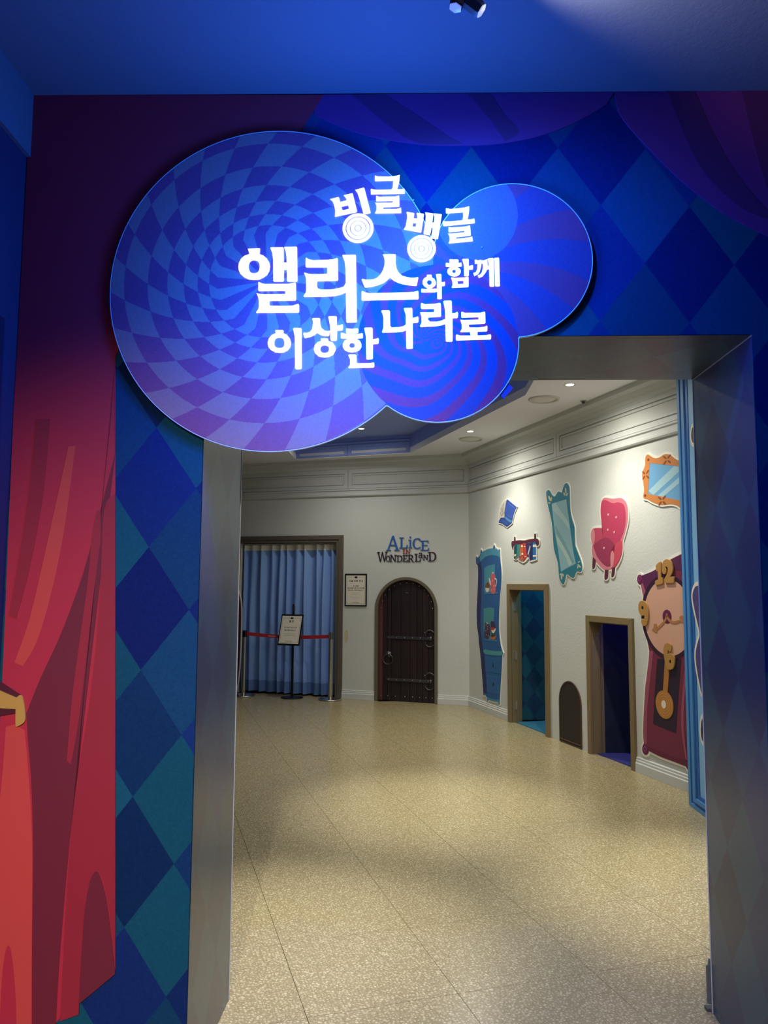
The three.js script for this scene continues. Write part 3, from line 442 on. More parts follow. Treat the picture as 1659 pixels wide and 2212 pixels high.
// ---------------------------------------------------------------- the illuminated sign: one letter block per syllable
{
  const O = [0.52, 2.43], s = group('illuminated_sign', info('glowing white Korean lettering in five staggered lines on the checkered whirl board', 'sign')); place(s, FRONT, ...O, 0.0222); s.userData.shift = O;
  const glow = new THREE.MeshStandardMaterial({ color: 0xffffff, emissive: new THREE.Color(0.93, 0.97, 1.0), emissiveIntensity: 1.02, roughness: 0.4 });
  const letters = [
    [[[0.4245,2.946,1],[0.4541,2.953,1],[0.4569,2.949,1],[0.4602,2.935,1],[0.4833,2.941,1],[0.4798,2.95,1],[0.4719,2.959,1],[0.5015,2.966,1],[0.5038,2.964,1],[0.5194,2.901,1],[0.5161,2.897,1],[0.4428,2.882,1],[0.4431,2.891,1],[0.4435,2.905,1],[0.4384,2.927,1],[0.4334,2.939,1]], [[[0.4646,2.918,1],[0.4882,2.923,1],[0.4912,2.91,1],[0.4715,2.905,1],[0.4677,2.907,1]]],
      [[0.5124,2.978,1],[0.5418,2.986,1],[0.5443,2.982,1],[0.5663,2.895,1],[0.5634,2.893,1],[0.5438,2.889,1],[0.5412,2.892,1],[0.5282,2.942,1],[0.5203,2.966,1]], 'whirl', [[0.523,2.84],[0.5766,2.84],[0.5225,2.893]]],
    [[[0.5802,3.029,1],[0.5924,3.025,1],[0.6263,3.024,1],[0.6495,3.026,1],[0.6665,3.03,1],[0.665,3.008,1],[0.6574,2.978,1],[0.6728,2.978,1],[0.6825,2.98,1],[0.6841,2.963,1],[0.6818,2.962,1],[0.5668,2.961,1],[0.5658,2.979,1],[0.5685,2.981,1],[0.5763,2.978,1],[0.5898,2.977,1],[0.6372,2.977,1],[0.6419,2.984,1],[0.6438,3.01,1],[0.5819,3.009,1],[0.5803,3.011,1]], [],
      [[0.5852,2.956,1],[0.5948,2.952,1],[0.6498,2.952,1],[0.6643,2.955,1],[0.6658,2.917,1],[0.6635,2.915,1],[0.6096,2.914,1],[0.609,2.907,1],[0.6558,2.907,1],[0.6635,2.909,1],[0.6708,2.912,1],[0.6722,2.893,1],[0.6703,2.892,1],[0.5827,2.892,1],[0.5812,2.894,1],[0.5865,2.903,1],[0.5868,2.919,1],[0.582,2.931,1],[0.5902,2.93,1],[0.6422,2.93,1],[0.6422,2.936,1],[0.5863,2.936,1],[0.5847,2.939,1]]],
    [[[0.6897,2.894,1],[0.6922,2.896,1],[0.7165,2.891,1],[0.7168,2.888,1],[0.7144,2.873,1],[0.7265,2.871,1],[0.7272,2.88,1],[0.7247,2.891,1],[0.7268,2.892,1],[0.7496,2.888,1],[0.7503,2.886,1],[0.7411,2.824,1],[0.7387,2.821,1],[0.6818,2.833,1],[0.6807,2.834,1],[0.6872,2.844,1],[0.6923,2.873,1],[0.6926,2.884,1]], [[[0.7126,2.856,1],[0.7238,2.855,1],[0.7217,2.842,1],[0.7105,2.843,1]]],
      [[0.7544,2.893,1],[0.757,2.893,1],[0.782,2.889,1],[0.7824,2.886,1],[0.7786,2.857,1],[0.7834,2.856,1],[0.7858,2.877,1],[0.7834,2.888,1],[0.7851,2.889,1],[0.8087,2.886,1],[0.8113,2.884,1],[0.7984,2.799,1],[0.7949,2.797,1],[0.776,2.8,1],[0.7743,2.803,1],[0.7803,2.838,1],[0.7765,2.839,1],[0.7717,2.815,1],[0.7691,2.812,1],[0.7507,2.815,1],[0.7487,2.818,1],[0.7553,2.861,1],[0.7565,2.881,1]], 'whirl', [[0.742,2.764],[0.791,2.763],[0.742,2.812]]],
    [[[0.8251,2.906,1],[0.8277,2.907,1],[0.8406,2.904,1],[0.8682,2.906,1],[0.8905,2.909,1],[0.9043,2.913,1],[0.9057,2.911,1],[0.9042,2.89,1],[0.8998,2.866,1],[0.911,2.866,1],[0.9213,2.869,1],[0.9233,2.867,1],[0.9243,2.854,1],[0.9221,2.852,1],[0.8182,2.843,1],[0.8156,2.846,1],[0.8151,2.862,1],[0.8233,2.86,1],[0.844,2.86,1],[0.8792,2.863,1],[0.8827,2.865,1],[0.8849,2.878,1],[0.8839,2.892,1],[0.8277,2.888,1],[0.8255,2.891,1]], [],
      [[0.8345,2.84,1],[0.8439,2.838,1],[0.8834,2.84,1],[0.8989,2.842,1],[0.9066,2.845,1],[0.9083,2.841,1],[0.9104,2.81,1],[0.9073,2.808,1],[0.8602,2.803,1],[0.8598,2.797,1],[0.8901,2.8,1],[0.9056,2.802,1],[0.915,2.805,1],[0.9175,2.789,1],[0.9149,2.788,1],[0.8352,2.781,1],[0.8344,2.783,1],[0.8383,2.791,1],[0.8379,2.805,1],[0.8327,2.817,1],[0.8439,2.816,1],[0.8882,2.82,1],[0.8885,2.826,1],[0.837,2.821,1],[0.8341,2.825,1]]],
    [[[0.1415,2.771,1],[0.1435,2.771,1],[0.1824,2.772,1],[0.1844,2.769,1],[0.183,2.751,1],[0.1961,2.746,1],[0.2088,2.735,1],[0.2176,2.72,1],[0.2205,2.706,1],[0.2182,2.69,1],[0.21,2.676,1],[0.1963,2.666,1],[0.1824,2.66,1],[0.1654,2.659,1],[0.1483,2.661,1],[0.1327,2.668,1],[0.1184,2.681,1],[0.1119,2.694,1],[0.11,2.707,1],[0.112,2.721,1],[0.1194,2.736,1],[0.1308,2.746,1],[0.1478,2.752,1],[0.1453,2.761,1]], [[[0.1647,2.729],[0.1764,2.726],[0.1828,2.717],[0.1846,2.704],[0.1818,2.692],[0.1757,2.685],[0.1657,2.683],[0.1555,2.685],[0.1484,2.694],[0.1461,2.706],[0.1478,2.719],[0.1546,2.727]]],
      [[0.2201,2.773,1],[0.2219,2.775,1],[0.2638,2.775,1],[0.2662,2.771,1],[0.2679,2.72,1],[0.278,2.72,1],[0.2768,2.743,1],[0.2742,2.759,1],[0.2682,2.774,1],[0.27,2.776,1],[0.3111,2.776,1],[0.3131,2.773,1],[0.3161,2.654,1],[0.3132,2.651,1],[0.2831,2.652,1],[0.28,2.655,1],[0.2788,2.694,1],[0.2687,2.694,1],[0.2691,2.655,1],[0.2661,2.652,1],[0.236,2.652,1],[0.2328,2.655,1],[0.2305,2.731,1],[0.227,2.755,1]],
      [[0.1808,2.65,1],[0.1826,2.652,1],[0.192,2.647,1],[0.2045,2.644,1],[0.2848,2.644,1],[0.2971,2.646,1],[0.3086,2.648,1],[0.311,2.644,1],[0.3123,2.587,1],[0.3097,2.584,1],[0.2211,2.584,1],[0.2209,2.572,1],[0.2238,2.567,1],[0.2831,2.566,1],[0.3031,2.567,1],[0.3199,2.573,1],[0.3234,2.568,1],[0.3239,2.545,1],[0.3219,2.542,1],[0.1773,2.542,1],[0.1754,2.544,1],[0.1824,2.554,1],[0.1845,2.563,1],[0.184,2.587,1],[0.1807,2.6,1],[0.1753,2.612,1],[0.1866,2.609,1],[0.2021,2.608,1],[0.2749,2.608,1],[0.2752,2.619,1],[0.1833,2.619,1],[0.1811,2.623,1]]],
    [[[0.3434,2.734,1],[0.3453,2.736,1],[0.3559,2.73,1],[0.3698,2.727,1],[0.4222,2.728,1],[0.4391,2.73,1],[0.4522,2.734,1],[0.4542,2.731,1],[0.4562,2.657,1],[0.4539,2.653,1],[0.384,2.652,1],[0.3839,2.635,1],[0.3874,2.627,1],[0.399,2.622,1],[0.4297,2.622,1],[0.4603,2.627,1],[0.4756,2.632,1],[0.4828,2.644,1],[0.4819,2.691,1],[0.4785,2.721,1],[0.4701,2.742,1],[0.4716,2.745,1],[0.5144,2.745,1],[0.5167,2.742,1],[0.5223,2.509,1],[0.5205,2.506,1],[0.4892,2.505,1],[0.4862,2.508,1],[0.4832,2.611,1],[0.4667,2.604,1],[0.4453,2.599,1],[0.4132,2.597,1],[0.341,2.597,1],[0.3379,2.6,1],[0.3461,2.613,1],[0.347,2.624,1],[0.3461,2.66,1],[0.3437,2.67,1],[0.3384,2.682,1],[0.3404,2.683,1],[0.3551,2.679,1],[0.3705,2.677,1],[0.4186,2.678,1],[0.4187,2.701,1],[0.3463,2.702,1],[0.3436,2.705,1]]],
    [[[0.6095,2.744,1],[0.6115,2.745,1],[0.6513,2.745,1],[0.6536,2.742,1],[0.6532,2.714,1],[0.6569,2.693,1],[0.6646,2.679,1],[0.6754,2.669,1],[0.6906,2.664,1],[0.7059,2.661,1],[0.7181,2.661,1],[0.7287,2.663,1],[0.731,2.661,1],[0.7257,2.634,1],[0.7227,2.632,1],[0.7029,2.634,1],[0.6816,2.638,1],[0.6633,2.643,1],[0.6464,2.652,1],[0.6339,2.663,1],[0.6251,2.653,1],[0.6114,2.643,1],[0.5931,2.636,1],[0.5717,2.63,1],[0.5504,2.628,1],[0.5473,2.63,1],[0.5376,2.656,1],[0.5394,2.659,1],[0.5501,2.656,1],[0.5639,2.656,1],[0.5777,2.657,1],[0.5899,2.662,1],[0.602,2.674,1],[0.6111,2.691,1],[0.6156,2.708,1],[0.6158,2.725,1],[0.6131,2.737,1]], [],
      [[0.5375,2.614,1],[0.5398,2.616,1],[0.5505,2.611,1],[0.5643,2.608,1],[0.6954,2.61,1],[0.7151,2.611,1],[0.73,2.615,1],[0.7316,2.611,1],[0.7322,2.588,1],[0.7301,2.585,1],[0.5401,2.582,1],[0.5377,2.585,1]]],
    [[[0.7596,2.669,1],[0.7624,2.671,1],[0.7752,2.671,1],[0.7771,2.667,1],[0.7771,2.662,1],[0.7862,2.656,1],[0.791,2.645,1],[0.791,2.638,1],[0.7862,2.63,1],[0.7771,2.624,1],[0.7771,2.621,1],[0.7947,2.622,1],[0.7942,2.655,1],[0.791,2.672,1],[0.7938,2.673,1],[0.8071,2.674,1],[0.8096,2.671,1],[0.8099,2.644,1],[0.8166,2.644,1],[0.8204,2.646,1],[0.8219,2.643,1],[0.8213,2.633,1],[0.8194,2.631,1],[0.8109,2.631,1],[0.8108,2.587,1],[0.8089,2.585,1],[0.7985,2.585,1],[0.7957,2.587,1],[0.7953,2.611,1],[0.7862,2.609,1],[0.7435,2.609,1],[0.741,2.611,1],[0.741,2.62,1],[0.7429,2.622,1],[0.7501,2.621,1],[0.7615,2.621,1],[0.7615,2.624,1],[0.752,2.63,1],[0.7459,2.639,1],[0.7459,2.649,1],[0.751,2.659,1],[0.7605,2.664,1]], [[[0.7687,2.652],[0.7746,2.65],[0.7769,2.644],[0.7746,2.638],[0.7687,2.635],[0.7629,2.638],[0.7606,2.644],[0.7628,2.65]]]],
    [[[0.8372,2.723,1],[0.8395,2.725,1],[0.8528,2.724,1],[0.8651,2.724,1],[0.868,2.722,1],[0.8683,2.712,1],[0.8376,2.712,1]], [], [[0.8246,2.711,1],[0.8271,2.713,1],[0.8395,2.71,1],[0.8641,2.71,1],[0.8774,2.713,1],[0.8793,2.702,1],[0.877,2.699,1],[0.8622,2.698,1],[0.8707,2.693,1],[0.8755,2.686,1],[0.8754,2.678,1],[0.8707,2.67,1],[0.8621,2.665,1],[0.8526,2.664,1],[0.8432,2.666,1],[0.8346,2.671,1],[0.8299,2.678,1],[0.8299,2.686,1],[0.8347,2.694,1],[0.8432,2.698,1],[0.8261,2.699,1],[0.8246,2.701,1]], 'hole', [[0.8527,2.688],[0.8569,2.686],[0.8588,2.682],[0.8568,2.678],[0.8527,2.676],[0.8485,2.678],[0.8466,2.682],[0.8485,2.686]],
      [[0.8809,2.724,1],[0.8832,2.726,1],[0.9012,2.726,1],[0.9031,2.722,1],[0.903,2.7,1],[0.9096,2.702,1],[0.9157,2.704,1],[0.9176,2.701,1],[0.9172,2.69,1],[0.9153,2.688,1],[0.9035,2.688,1],[0.9029,2.667,1],[0.9004,2.664,1],[0.8896,2.665,1],[0.8868,2.667,1],[0.8865,2.704,1]], [[0.8428,2.66,1],[0.846,2.661,1],[0.8564,2.659,1],[0.8848,2.66,1],[0.8991,2.662,1],[0.9019,2.66,1],[0.9021,2.629,1],[0.8995,2.626,1],[0.8469,2.624,1],[0.8446,2.626,1],[0.8478,2.635,1],[0.8469,2.647,1]], 'hole', [[0.8643,2.648,1],[0.8844,2.649,1],[0.8848,2.638,1],[0.8649,2.637,1]]],
    [[[0.9234,2.721,1],[0.9258,2.723,1],[0.9344,2.72,1],[0.9442,2.722,1],[0.9457,2.715,1],[0.9449,2.699,1],[0.9398,2.68,1],[0.9341,2.671,1],[0.9218,2.665,1],[0.918,2.675,1],[0.9266,2.679,1],[0.9314,2.689,1],[0.9328,2.708,1],[0.9239,2.708,1]], [], [[0.9465,2.721,1],[0.9533,2.72,1],[0.9662,2.724,1],[0.9668,2.701,1],[0.9715,2.7,1],[0.9715,2.688,1],[0.966,2.688,1],[0.9587,2.675,1],[0.9492,2.663,1],[0.9369,2.658,1],[0.9331,2.667,1],[0.9417,2.67,1],[0.9474,2.679,1],[0.9509,2.693,1],[0.951,2.708,1],[0.9472,2.708,1]],
      [[0.9675,2.725,1],[0.9704,2.727,1],[0.9855,2.728,1],[0.9878,2.723,1],[0.989,2.63,1],[0.9867,2.627,1],[0.9754,2.627,1],[0.9731,2.63,1],[0.972,2.689,1],[0.9694,2.714,1]], [[0.9889,2.727,1],[0.9912,2.728,1],[1.004,2.729,1],[1.006,2.726,1],[1.008,2.63,1],[1.006,2.628,1],[0.9939,2.628,1],[0.992,2.63,1],[0.9909,2.689,1],[0.9902,2.716,1]]],
    [[[0.2426,2.479,1],[0.2452,2.481,1],[0.2685,2.481,1],[0.2716,2.478,1],[0.2708,2.47,1],[0.283,2.464,1],[0.2936,2.451,1],[0.2983,2.435,1],[0.2954,2.421,1],[0.2866,2.409,1],[0.2725,2.402,1],[0.2596,2.401,1],[0.2441,2.403,1],[0.2297,2.411,1],[0.2204,2.422,1],[0.2175,2.437,1],[0.2211,2.451,1],[0.23,2.463,1],[0.2454,2.471,1]], [[[0.2579,2.454],[0.2704,2.45],[0.2753,2.435],[0.2722,2.422],[0.2585,2.418],[0.245,2.422],[0.2404,2.436],[0.2445,2.45]]], [[0.3041,2.486,1],[0.3072,2.488,1],[0.3305,2.488,1],[0.3331,2.484,1],[0.3361,2.347,1],[0.3333,2.344,1],[0.3174,2.343,1],[0.3135,2.347,1],[0.3103,2.458,1]]],
    [[[0.3687,2.52,1],[0.3726,2.522,1],[0.3932,2.522,1],[0.3967,2.519,1],[0.3969,2.502,1],[0.4015,2.487,1],[0.4119,2.478,1],[0.4223,2.476,1],[0.4305,2.477,1],[0.4286,2.462,1],[0.4251,2.458,1],[0.4109,2.459,1],[0.3979,2.463,1],[0.387,2.47,1],[0.3773,2.462,1],[0.3645,2.456,1],[0.3452,2.452,1],[0.3426,2.455,1],[0.3393,2.468,1],[0.3416,2.471,1],[0.3514,2.47,1],[0.3617,2.474,1],[0.3693,2.483,1],[0.3721,2.502,1],[0.3714,2.513,1]], [], [[0.4242,2.526,1],[0.4267,2.528,1],[0.45,2.528,1],[0.4534,2.525,1],[0.4542,2.495,1],[0.4645,2.496,1],[0.4727,2.5,1],[0.4748,2.496,1],[0.4745,2.481,1],[0.4712,2.478,1],[0.455,2.477,1],[0.4548,2.446,1],[0.4523,2.442,1],[0.4356,2.442,1],[0.4327,2.446,1],[0.4308,2.496,1]],
      [[0.3994,2.45,1],[0.4213,2.451,1],[0.4252,2.448,1],[0.425,2.442,1],[0.4395,2.437,1],[0.45,2.422,1],[0.4506,2.409,1],[0.4426,2.393,1],[0.4273,2.385,1],[0.4119,2.384,1],[0.3939,2.387,1],[0.3808,2.399,1],[0.3763,2.412,1],[0.3792,2.427,1],[0.3893,2.438,1],[0.4013,2.442,1]], 'hole', [[0.4134,2.426],[0.4255,2.422],[0.4282,2.412],[0.4245,2.403],[0.4137,2.4],[0.4027,2.403],[0.3987,2.413],[0.4024,2.423]]],
    [[[0.4858,2.484,1],[0.4891,2.485,1],[0.5058,2.483,1],[0.5238,2.485,1],[0.5277,2.482,1],[0.5278,2.469,1],[0.5253,2.468,1],[0.488,2.467,1],[0.4859,2.471,1]], [], [[0.4679,2.468,1],[0.4705,2.47,1],[0.488,2.465,1],[0.5266,2.465,1],[0.5406,2.468,1],[0.5432,2.465,1],[0.5434,2.452,1],[0.5408,2.45,1],[0.5203,2.449,1],[0.5319,2.443,1],[0.5384,2.431,1],[0.5385,2.419,1],[0.5322,2.409,1],[0.5207,2.403,1],[0.5067,2.401,1],[0.4933,2.403,1],[0.4817,2.409,1],[0.4752,2.42,1],[0.475,2.431,1],[0.4813,2.443,1],[0.4933,2.449,1],[0.4702,2.45,1],[0.4681,2.452,1]], 'hole', [[0.5068,2.434],[0.5138,2.432],[0.5167,2.425],[0.5139,2.419],[0.507,2.417],[0.5001,2.419],[0.4972,2.425],[0.4999,2.432]],
      [[0.5474,2.485,1],[0.5508,2.487,1],[0.5739,2.487,1],[0.5764,2.483,1],[0.5767,2.446,1],[0.5882,2.448,1],[0.5954,2.451,1],[0.5977,2.447,1],[0.5968,2.433,1],[0.5935,2.43,1],[0.5776,2.429,1],[0.5777,2.38,1],[0.5752,2.377,1],[0.5586,2.376,1],[0.5555,2.379,1],[0.5536,2.456,1]], [[0.4939,2.392,1],[0.4978,2.394,1],[0.5183,2.394,1],[0.5221,2.39,1],[0.5224,2.365,1],[0.5275,2.363,1],[0.5684,2.363,1],[0.5799,2.366,1],[0.583,2.363,1],[0.5826,2.351,1],[0.58,2.348,1],[0.4983,2.346,1],[0.4949,2.348,1],[0.5007,2.359,1],[0.5005,2.377,1]]],
    [[[0.6053,2.544,1],[0.6085,2.547,1],[0.632,2.547,1],[0.635,2.543,1],[0.636,2.492,1],[0.641,2.487,1],[0.6656,2.488,1],[0.6804,2.491,1],[0.689,2.497,1],[0.6884,2.532,1],[0.6819,2.553,1],[0.6851,2.555,1],[0.7085,2.555,1],[0.711,2.551,1],[0.7118,2.52,1],[0.7221,2.522,1],[0.73,2.525,1],[0.732,2.519,1],[0.7315,2.506,1],[0.7283,2.503,1],[0.7124,2.502,1],[0.7133,2.416,1],[0.7114,2.413,1],[0.6942,2.412,1],[0.691,2.415,1],[0.6898,2.477,1],[0.678,2.472,1],[0.6583,2.47,1],[0.6103,2.469,1],[0.6083,2.472,1],[0.6126,2.485,1],[0.6129,2.52,1],[0.6098,2.535,1]]],
    [[[0.7398,2.569,1],[0.7423,2.572,1],[0.7541,2.568,1],[0.7886,2.569,1],[0.8046,2.572,1],[0.8075,2.568,1],[0.8087,2.526,1],[0.8058,2.523,1],[0.7652,2.521,1],[0.7647,2.513,1],[0.7714,2.506,1],[0.7935,2.506,1],[0.8107,2.51,1],[0.8229,2.516,1],[0.8218,2.549,1],[0.8161,2.576,1],[0.8193,2.579,1],[0.8415,2.58,1],[0.8447,2.576,1],[0.8455,2.535,1],[0.8549,2.536,1],[0.8642,2.54,1],[0.8664,2.534,1],[0.8654,2.521,1],[0.8622,2.518,1],[0.847,2.518,1],[0.8473,2.439,1],[0.8444,2.436,1],[0.8277,2.436,1],[0.8245,2.439,1],[0.8229,2.498,1],[0.8082,2.493,1],[0.791,2.49,1],[0.7394,2.488,1],[0.737,2.491,1],[0.7424,2.504,1],[0.7423,2.524,1],[0.7374,2.539,1],[0.7541,2.539,1],[0.7849,2.539,1],[0.7849,2.551,1],[0.7423,2.551,1],[0.7398,2.555,1]]],
    [[[0.877,2.538,1],[0.8794,2.54,1],[0.8892,2.536,1],[0.9406,2.536,1],[0.9553,2.54,1],[0.9577,2.536,1],[0.9583,2.501,1],[0.9551,2.498,1],[0.902,2.495,1],[0.902,2.489,1],[0.9049,2.485,1],[0.9355,2.485,1],[0.955,2.487,1],[0.9628,2.491,1],[0.9648,2.486,1],[0.9642,2.473,1],[0.961,2.471,1],[0.9312,2.47,1],[0.9312,2.457,1],[0.9621,2.458,1],[0.9743,2.461,1],[0.9772,2.457,1],[0.9767,2.445,1],[0.9737,2.443,1],[0.862,2.44,1],[0.8588,2.442,1],[0.8588,2.459,1],[0.8613,2.461,1],[0.8742,2.457,1],[0.9084,2.457,1],[0.9061,2.469,1],[0.8743,2.469,1],[0.8731,2.471,1],[0.8785,2.48,1],[0.8785,2.496,1],[0.8737,2.512,1],[0.8867,2.511,1],[0.9351,2.512,1],[0.9352,2.521,1],[0.8793,2.519,1],[0.8769,2.522,1]]],
  ];
  for (const spec of letters) {
    const list = []; let i = 0;                  // [outline, holes, outline, 'hole', outline, ..., 'whirl', [centre, right, top]]
    while (i < spec.length) {
      const q = spec[i];
      if (q === 'whirl') { const [c, a, b] = spec[i + 1], rx = a[0] - c[0], ry = b[1] - c[1]; for (const [o, n] of [[1, 0.80], [0.74, 0.53], [0.48, 0.235], [0.175, 0]]) list.push([circle(c[0], c[1], rx * o, ry * o, 48), n ? [circle(c[0], c[1], rx * n, ry * n, 48)] : []]); i += 2; }
      else if (q === 'hole') { list[list.length - 1][1].push(outline(spec[i + 1])); i += 2; }
      else if (q.length && q[0].length && typeof q[0][0] === 'number') { list.push([hard(q), []]); i++; }
      else { for (const h of q) list[list.length - 1][1].push(outline(h)); i++; }
    }
    const shift = (q) => q.map((p) => [p[0] - O[0], p[1] - O[1]]);
    add('letter', merge(list.map(([p, h]) => slab(shift(p), 0.0004, 0.0024, h.map(shift)))), glow, s);
  }
  for (const [px, py] of [[0.7136,2.938],[0.7152,2.928],[0.9478,2.766]]) add('pin', lathe([[0, 0], [0.0025, 0.001], [0.0025, 0.004], [0, 0.005]], 10).rotateX(Math.PI / 2).translate(px - O[0], py - O[1], 0.0005), mat('#cfe6ff', 0.3), s);
  for (const [u, v, k] of [[-0.26, 0.14, 1], [0.0, 0.1, 1.1], [0.24, 0.16, 1], [0.12, 0.36, 0.9], [-0.1, -0.04, 0.9], [0.22, 0.0, 0.9]]) {
    const l = new THREE.PointLight(new THREE.Color(...LIGHT.sign.color), LIGHT.sign.cd * k, 0, 2); l.name = 'letter_light'; l.position.set(u, v, 0.30); l.shadow.radius = 6; l.castShadow = true; s.add(l);
  }
}

// ---------------------------------------------------------------- lamps
function lamp(light, at, aim) { light.position.set(...at); light.castShadow = true; light.shadow.mapSize.set(1024, 1024); scene.add(light); light.name = numbered('lamp_light'); if (aim) { light.target.position.set(...aim); scene.add(light.target); light.target.name = numbered('lamp_target'); } return light; }
{ // pair of small spotlight heads under the hall ceiling
  for (const [label, at, lens, spec, aim, tilt] of [
    ['small ceiling spotlight head with a blue lens, left of the pair above the portal', [0.187, 3.19, -1.95], [0.2, 0.22, 1.0], LIGHT.blueSpot, [0.42, 1.95, -2.5], -0.25],
    ['small ceiling spotlight head with a pale white lens, right of the pair above the portal', [0.258, 3.185, -1.955], [0.62, 0.72, 1.0], LIGHT.whiteSpot, [1.4, 3.55, -1.75], 0.9]]) {
    const g = group('ceiling_spotlight', info(label, 'spotlight')), y = at[1], x = at[0], z = at[2], top = hallTop(x) - y; g.position.set(x, y, z);
    const body = add('lamp_head', lathe([[0.0135, 0], [0.019, 0.0], [0.021, 0.006], [0.021, 0.062], [0.015, 0.078], [0, 0.08]], 6), mat('#3b3436', 0.5, { flatShading: true }), g); body.rotation.z = tilt;
    const face = add('lens', new THREE.CylinderGeometry(0.0185, 0.0185, 0.003, 6).translate(0, -0.001, 0), new THREE.MeshStandardMaterial({ color: 0x888899, emissive: new THREE.Color(...lens), emissiveIntensity: 0.6, roughness: 0.3 }), body);
    add('stem', rod([0, 0.075, 0], [0, top - 0.012, 0], 0.006), BLACKMETAL, g); add('canopy', lathe([[0, 0], [0.028, 0], [0.03, 0.014], [0, 0.014]], 24).translate(0, top - 0.013, 0), BLACKMETAL, g);
    const l = new THREE.SpotLight(new THREE.Color(...spec.color), spec.cd, 0, spec === LIGHT.whiteSpot ? 0.85 : 1.32, 1, 2); l.shadow.radius = 0.9; lamp(l, [x, y - 0.012, z], aim);
  }
}
function downlight(x, y, z, label, spec, grp) {
  const g = group('downlight', info(label, 'downlight', grp)); g.position.set(x, y, z);
  add('trim_ring', lathe([[0.036, -0.001], [0.05, -0.004], [0.054, -0.001], [0.054, 0.0]], 32), mat('#e6e2d8', 0.5), g);
  add('bulb', lathe([[0, -0.003], [0.034, -0.003], [0.036, -0.0005]], 28), new THREE.MeshStandardMaterial({ color: 0xfff4dc, emissive: new THREE.Color(1, 0.93, 0.76), emissiveIntensity: 5, roughness: 0.5 }), g);
  const l = new THREE.SpotLight(new THREE.Color(...spec.color), spec.cd, 0, spec.angle, 0.9, 2); l.shadow.radius = 1.6; lamp(l, [x, y - 0.02, z], [x, 0, z]);
  const w = new THREE.SpotLight(new THREE.Color(...spec.color), spec.spill, 0, 1.5, 1, 2); w.shadow.radius = 1.6; lamp(w, [x, y - 0.025, z], [x, 0, z]);
}
for (const [x, z, label] of [[1.004, -8.807, 'lit round downlight on the flat white ceiling, farther from the portal'], [1.653, -6.684, 'lit round downlight on the flat white ceiling, nearest the portal']]) downlight(x, CEIL, z, label, LIGHT.room);
downlight(-0.307, CEIL + 0.26, -9.95, 'lit round downlight inside the raised ceiling tray', LIGHT.tray);
for (const [x, y, z, s] of [[1.72, CEIL, -4.25, LIGHT.pool], [0.42, CEIL + 0.26, -5.75, LIGHT.pool], [-0.42, CEIL, -3.6, LIGHT.pool], [-0.88, CEIL + 0.26, -10.12, LIGHT.tray], [-1.75, CEIL, -7.2, LIGHT.soft]]) downlight(x, y, z, 'lit round downlight of the room ceiling, hidden behind the portal head', s, 'hidden room downlights');
{ // unseen track lamp, added in the hall as fill for the lower facade
  const g = group('added_track_lamp', info('black track lamp added unseen in the hall behind the viewer', 'spotlight')), at = [-0.35, 3.1, 1.6]; g.position.set(...at);
  const aim = new THREE.Vector3(-0.5, 0.15, -2.6), dir = aim.clone().sub(new THREE.Vector3(...at)).normalize();
  const h = add('lamp_head', lathe([[0.05, 0], [0.06, 0.01], [0.06, 0.12], [0.04, 0.16], [0, 0.16]], 24), BLACKMETAL, g); h.quaternion.setFromUnitVectors(new THREE.Vector3(0, -1, 0), dir);
  add('lens', new THREE.CylinderGeometry(0.048, 0.048, 0.004, 24).translate(0, 0.004, 0), new THREE.MeshStandardMaterial({ color: 0xffffff, emissive: new THREE.Color(...LIGHT.hall.color), emissiveIntensity: 4 }), h);
  add('stem', rod([0, 0.08, 0], [0, hallTop(at[0]) - at[1], 0], 0.01), BLACKMETAL, g);
  const l = new THREE.SpotLight(new THREE.Color(...LIGHT.hall.color), LIGHT.hall.cd, 0, 0.5, 1, 2); l.shadow.radius = 2.5; lamp(l, new THREE.Vector3(...at).addScaledVector(dir, 0.03).toArray(), aim.toArray());
}
[[2.35, 2.2, -8.6], [2.85, 1.9, -6.7]].forEach((at, i) => {  // unseen lamps added to light the two dens
  const g = group('added_den_lamp', info(i ? 'small added lamp lighting the dark blue den, out of sight' : 'small added lamp lighting the teal den, out of sight', 'lamp')), s = LIGHT.den[i]; g.position.set(at[0], at[1] + 0.1, at[2]);
  add('lamp_base', lathe([[0, -0.012], [0.06, -0.01], [0.062, 0], [0, 0]], 24), BLACKMETAL, g);
  add('bulb', new THREE.SphereGeometry(0.03, 16, 10).translate(0, -0.03, 0), new THREE.MeshStandardMaterial({ color: 0x111122, emissive: new THREE.Color(...s.color), emissiveIntensity: 1 }), g);
  const l = new THREE.PointLight(new THREE.Color(...s.color), s.cd, 0, 2); l.shadow.radius = 2; lamp(l, [at[0], at[1] - 0.0, at[2]]);
});
for (const [x, z, label] of [[1.533, -7.219, 'round flush ceiling vent nearest the portal'], [1.067, -9.264, 'round flush ceiling vent beyond the farther downlight']]) {
  const g = group('ceiling_vent', info(label, 'vent')); g.position.set(x, CEIL, z);
  add('vent_ring', lathe([[0.118, 0], [0.12, -0.012], [0.142, -0.014], [0.15, -0.006], [0.15, 0]], 48), mat('#cfcac4', 0.6), g);
  add('vent_disc', lathe([[0, -0.010], [0.1, -0.010], [0.108, -0.004], [0.108, 0]], 48), mat('#dcd8d2', 0.6), g);
}
{
  const g = group('ceiling_sensor', info('tiny dark round sensor on the ceiling beside the right wall', 'sensor')); g.position.set(1.929, CEIL, -7.284);
  add('sensor_base', lathe([[0, -0.006], [0.028, -0.006], [0.034, 0], [0, 0]], 24), mat('#b5b2ae', 0.5), g); add('sensor_eye', new THREE.SphereGeometry(0.018, 16, 10).translate(0, -0.01, 0), mat('#3a3a40', 0.4), g);
}

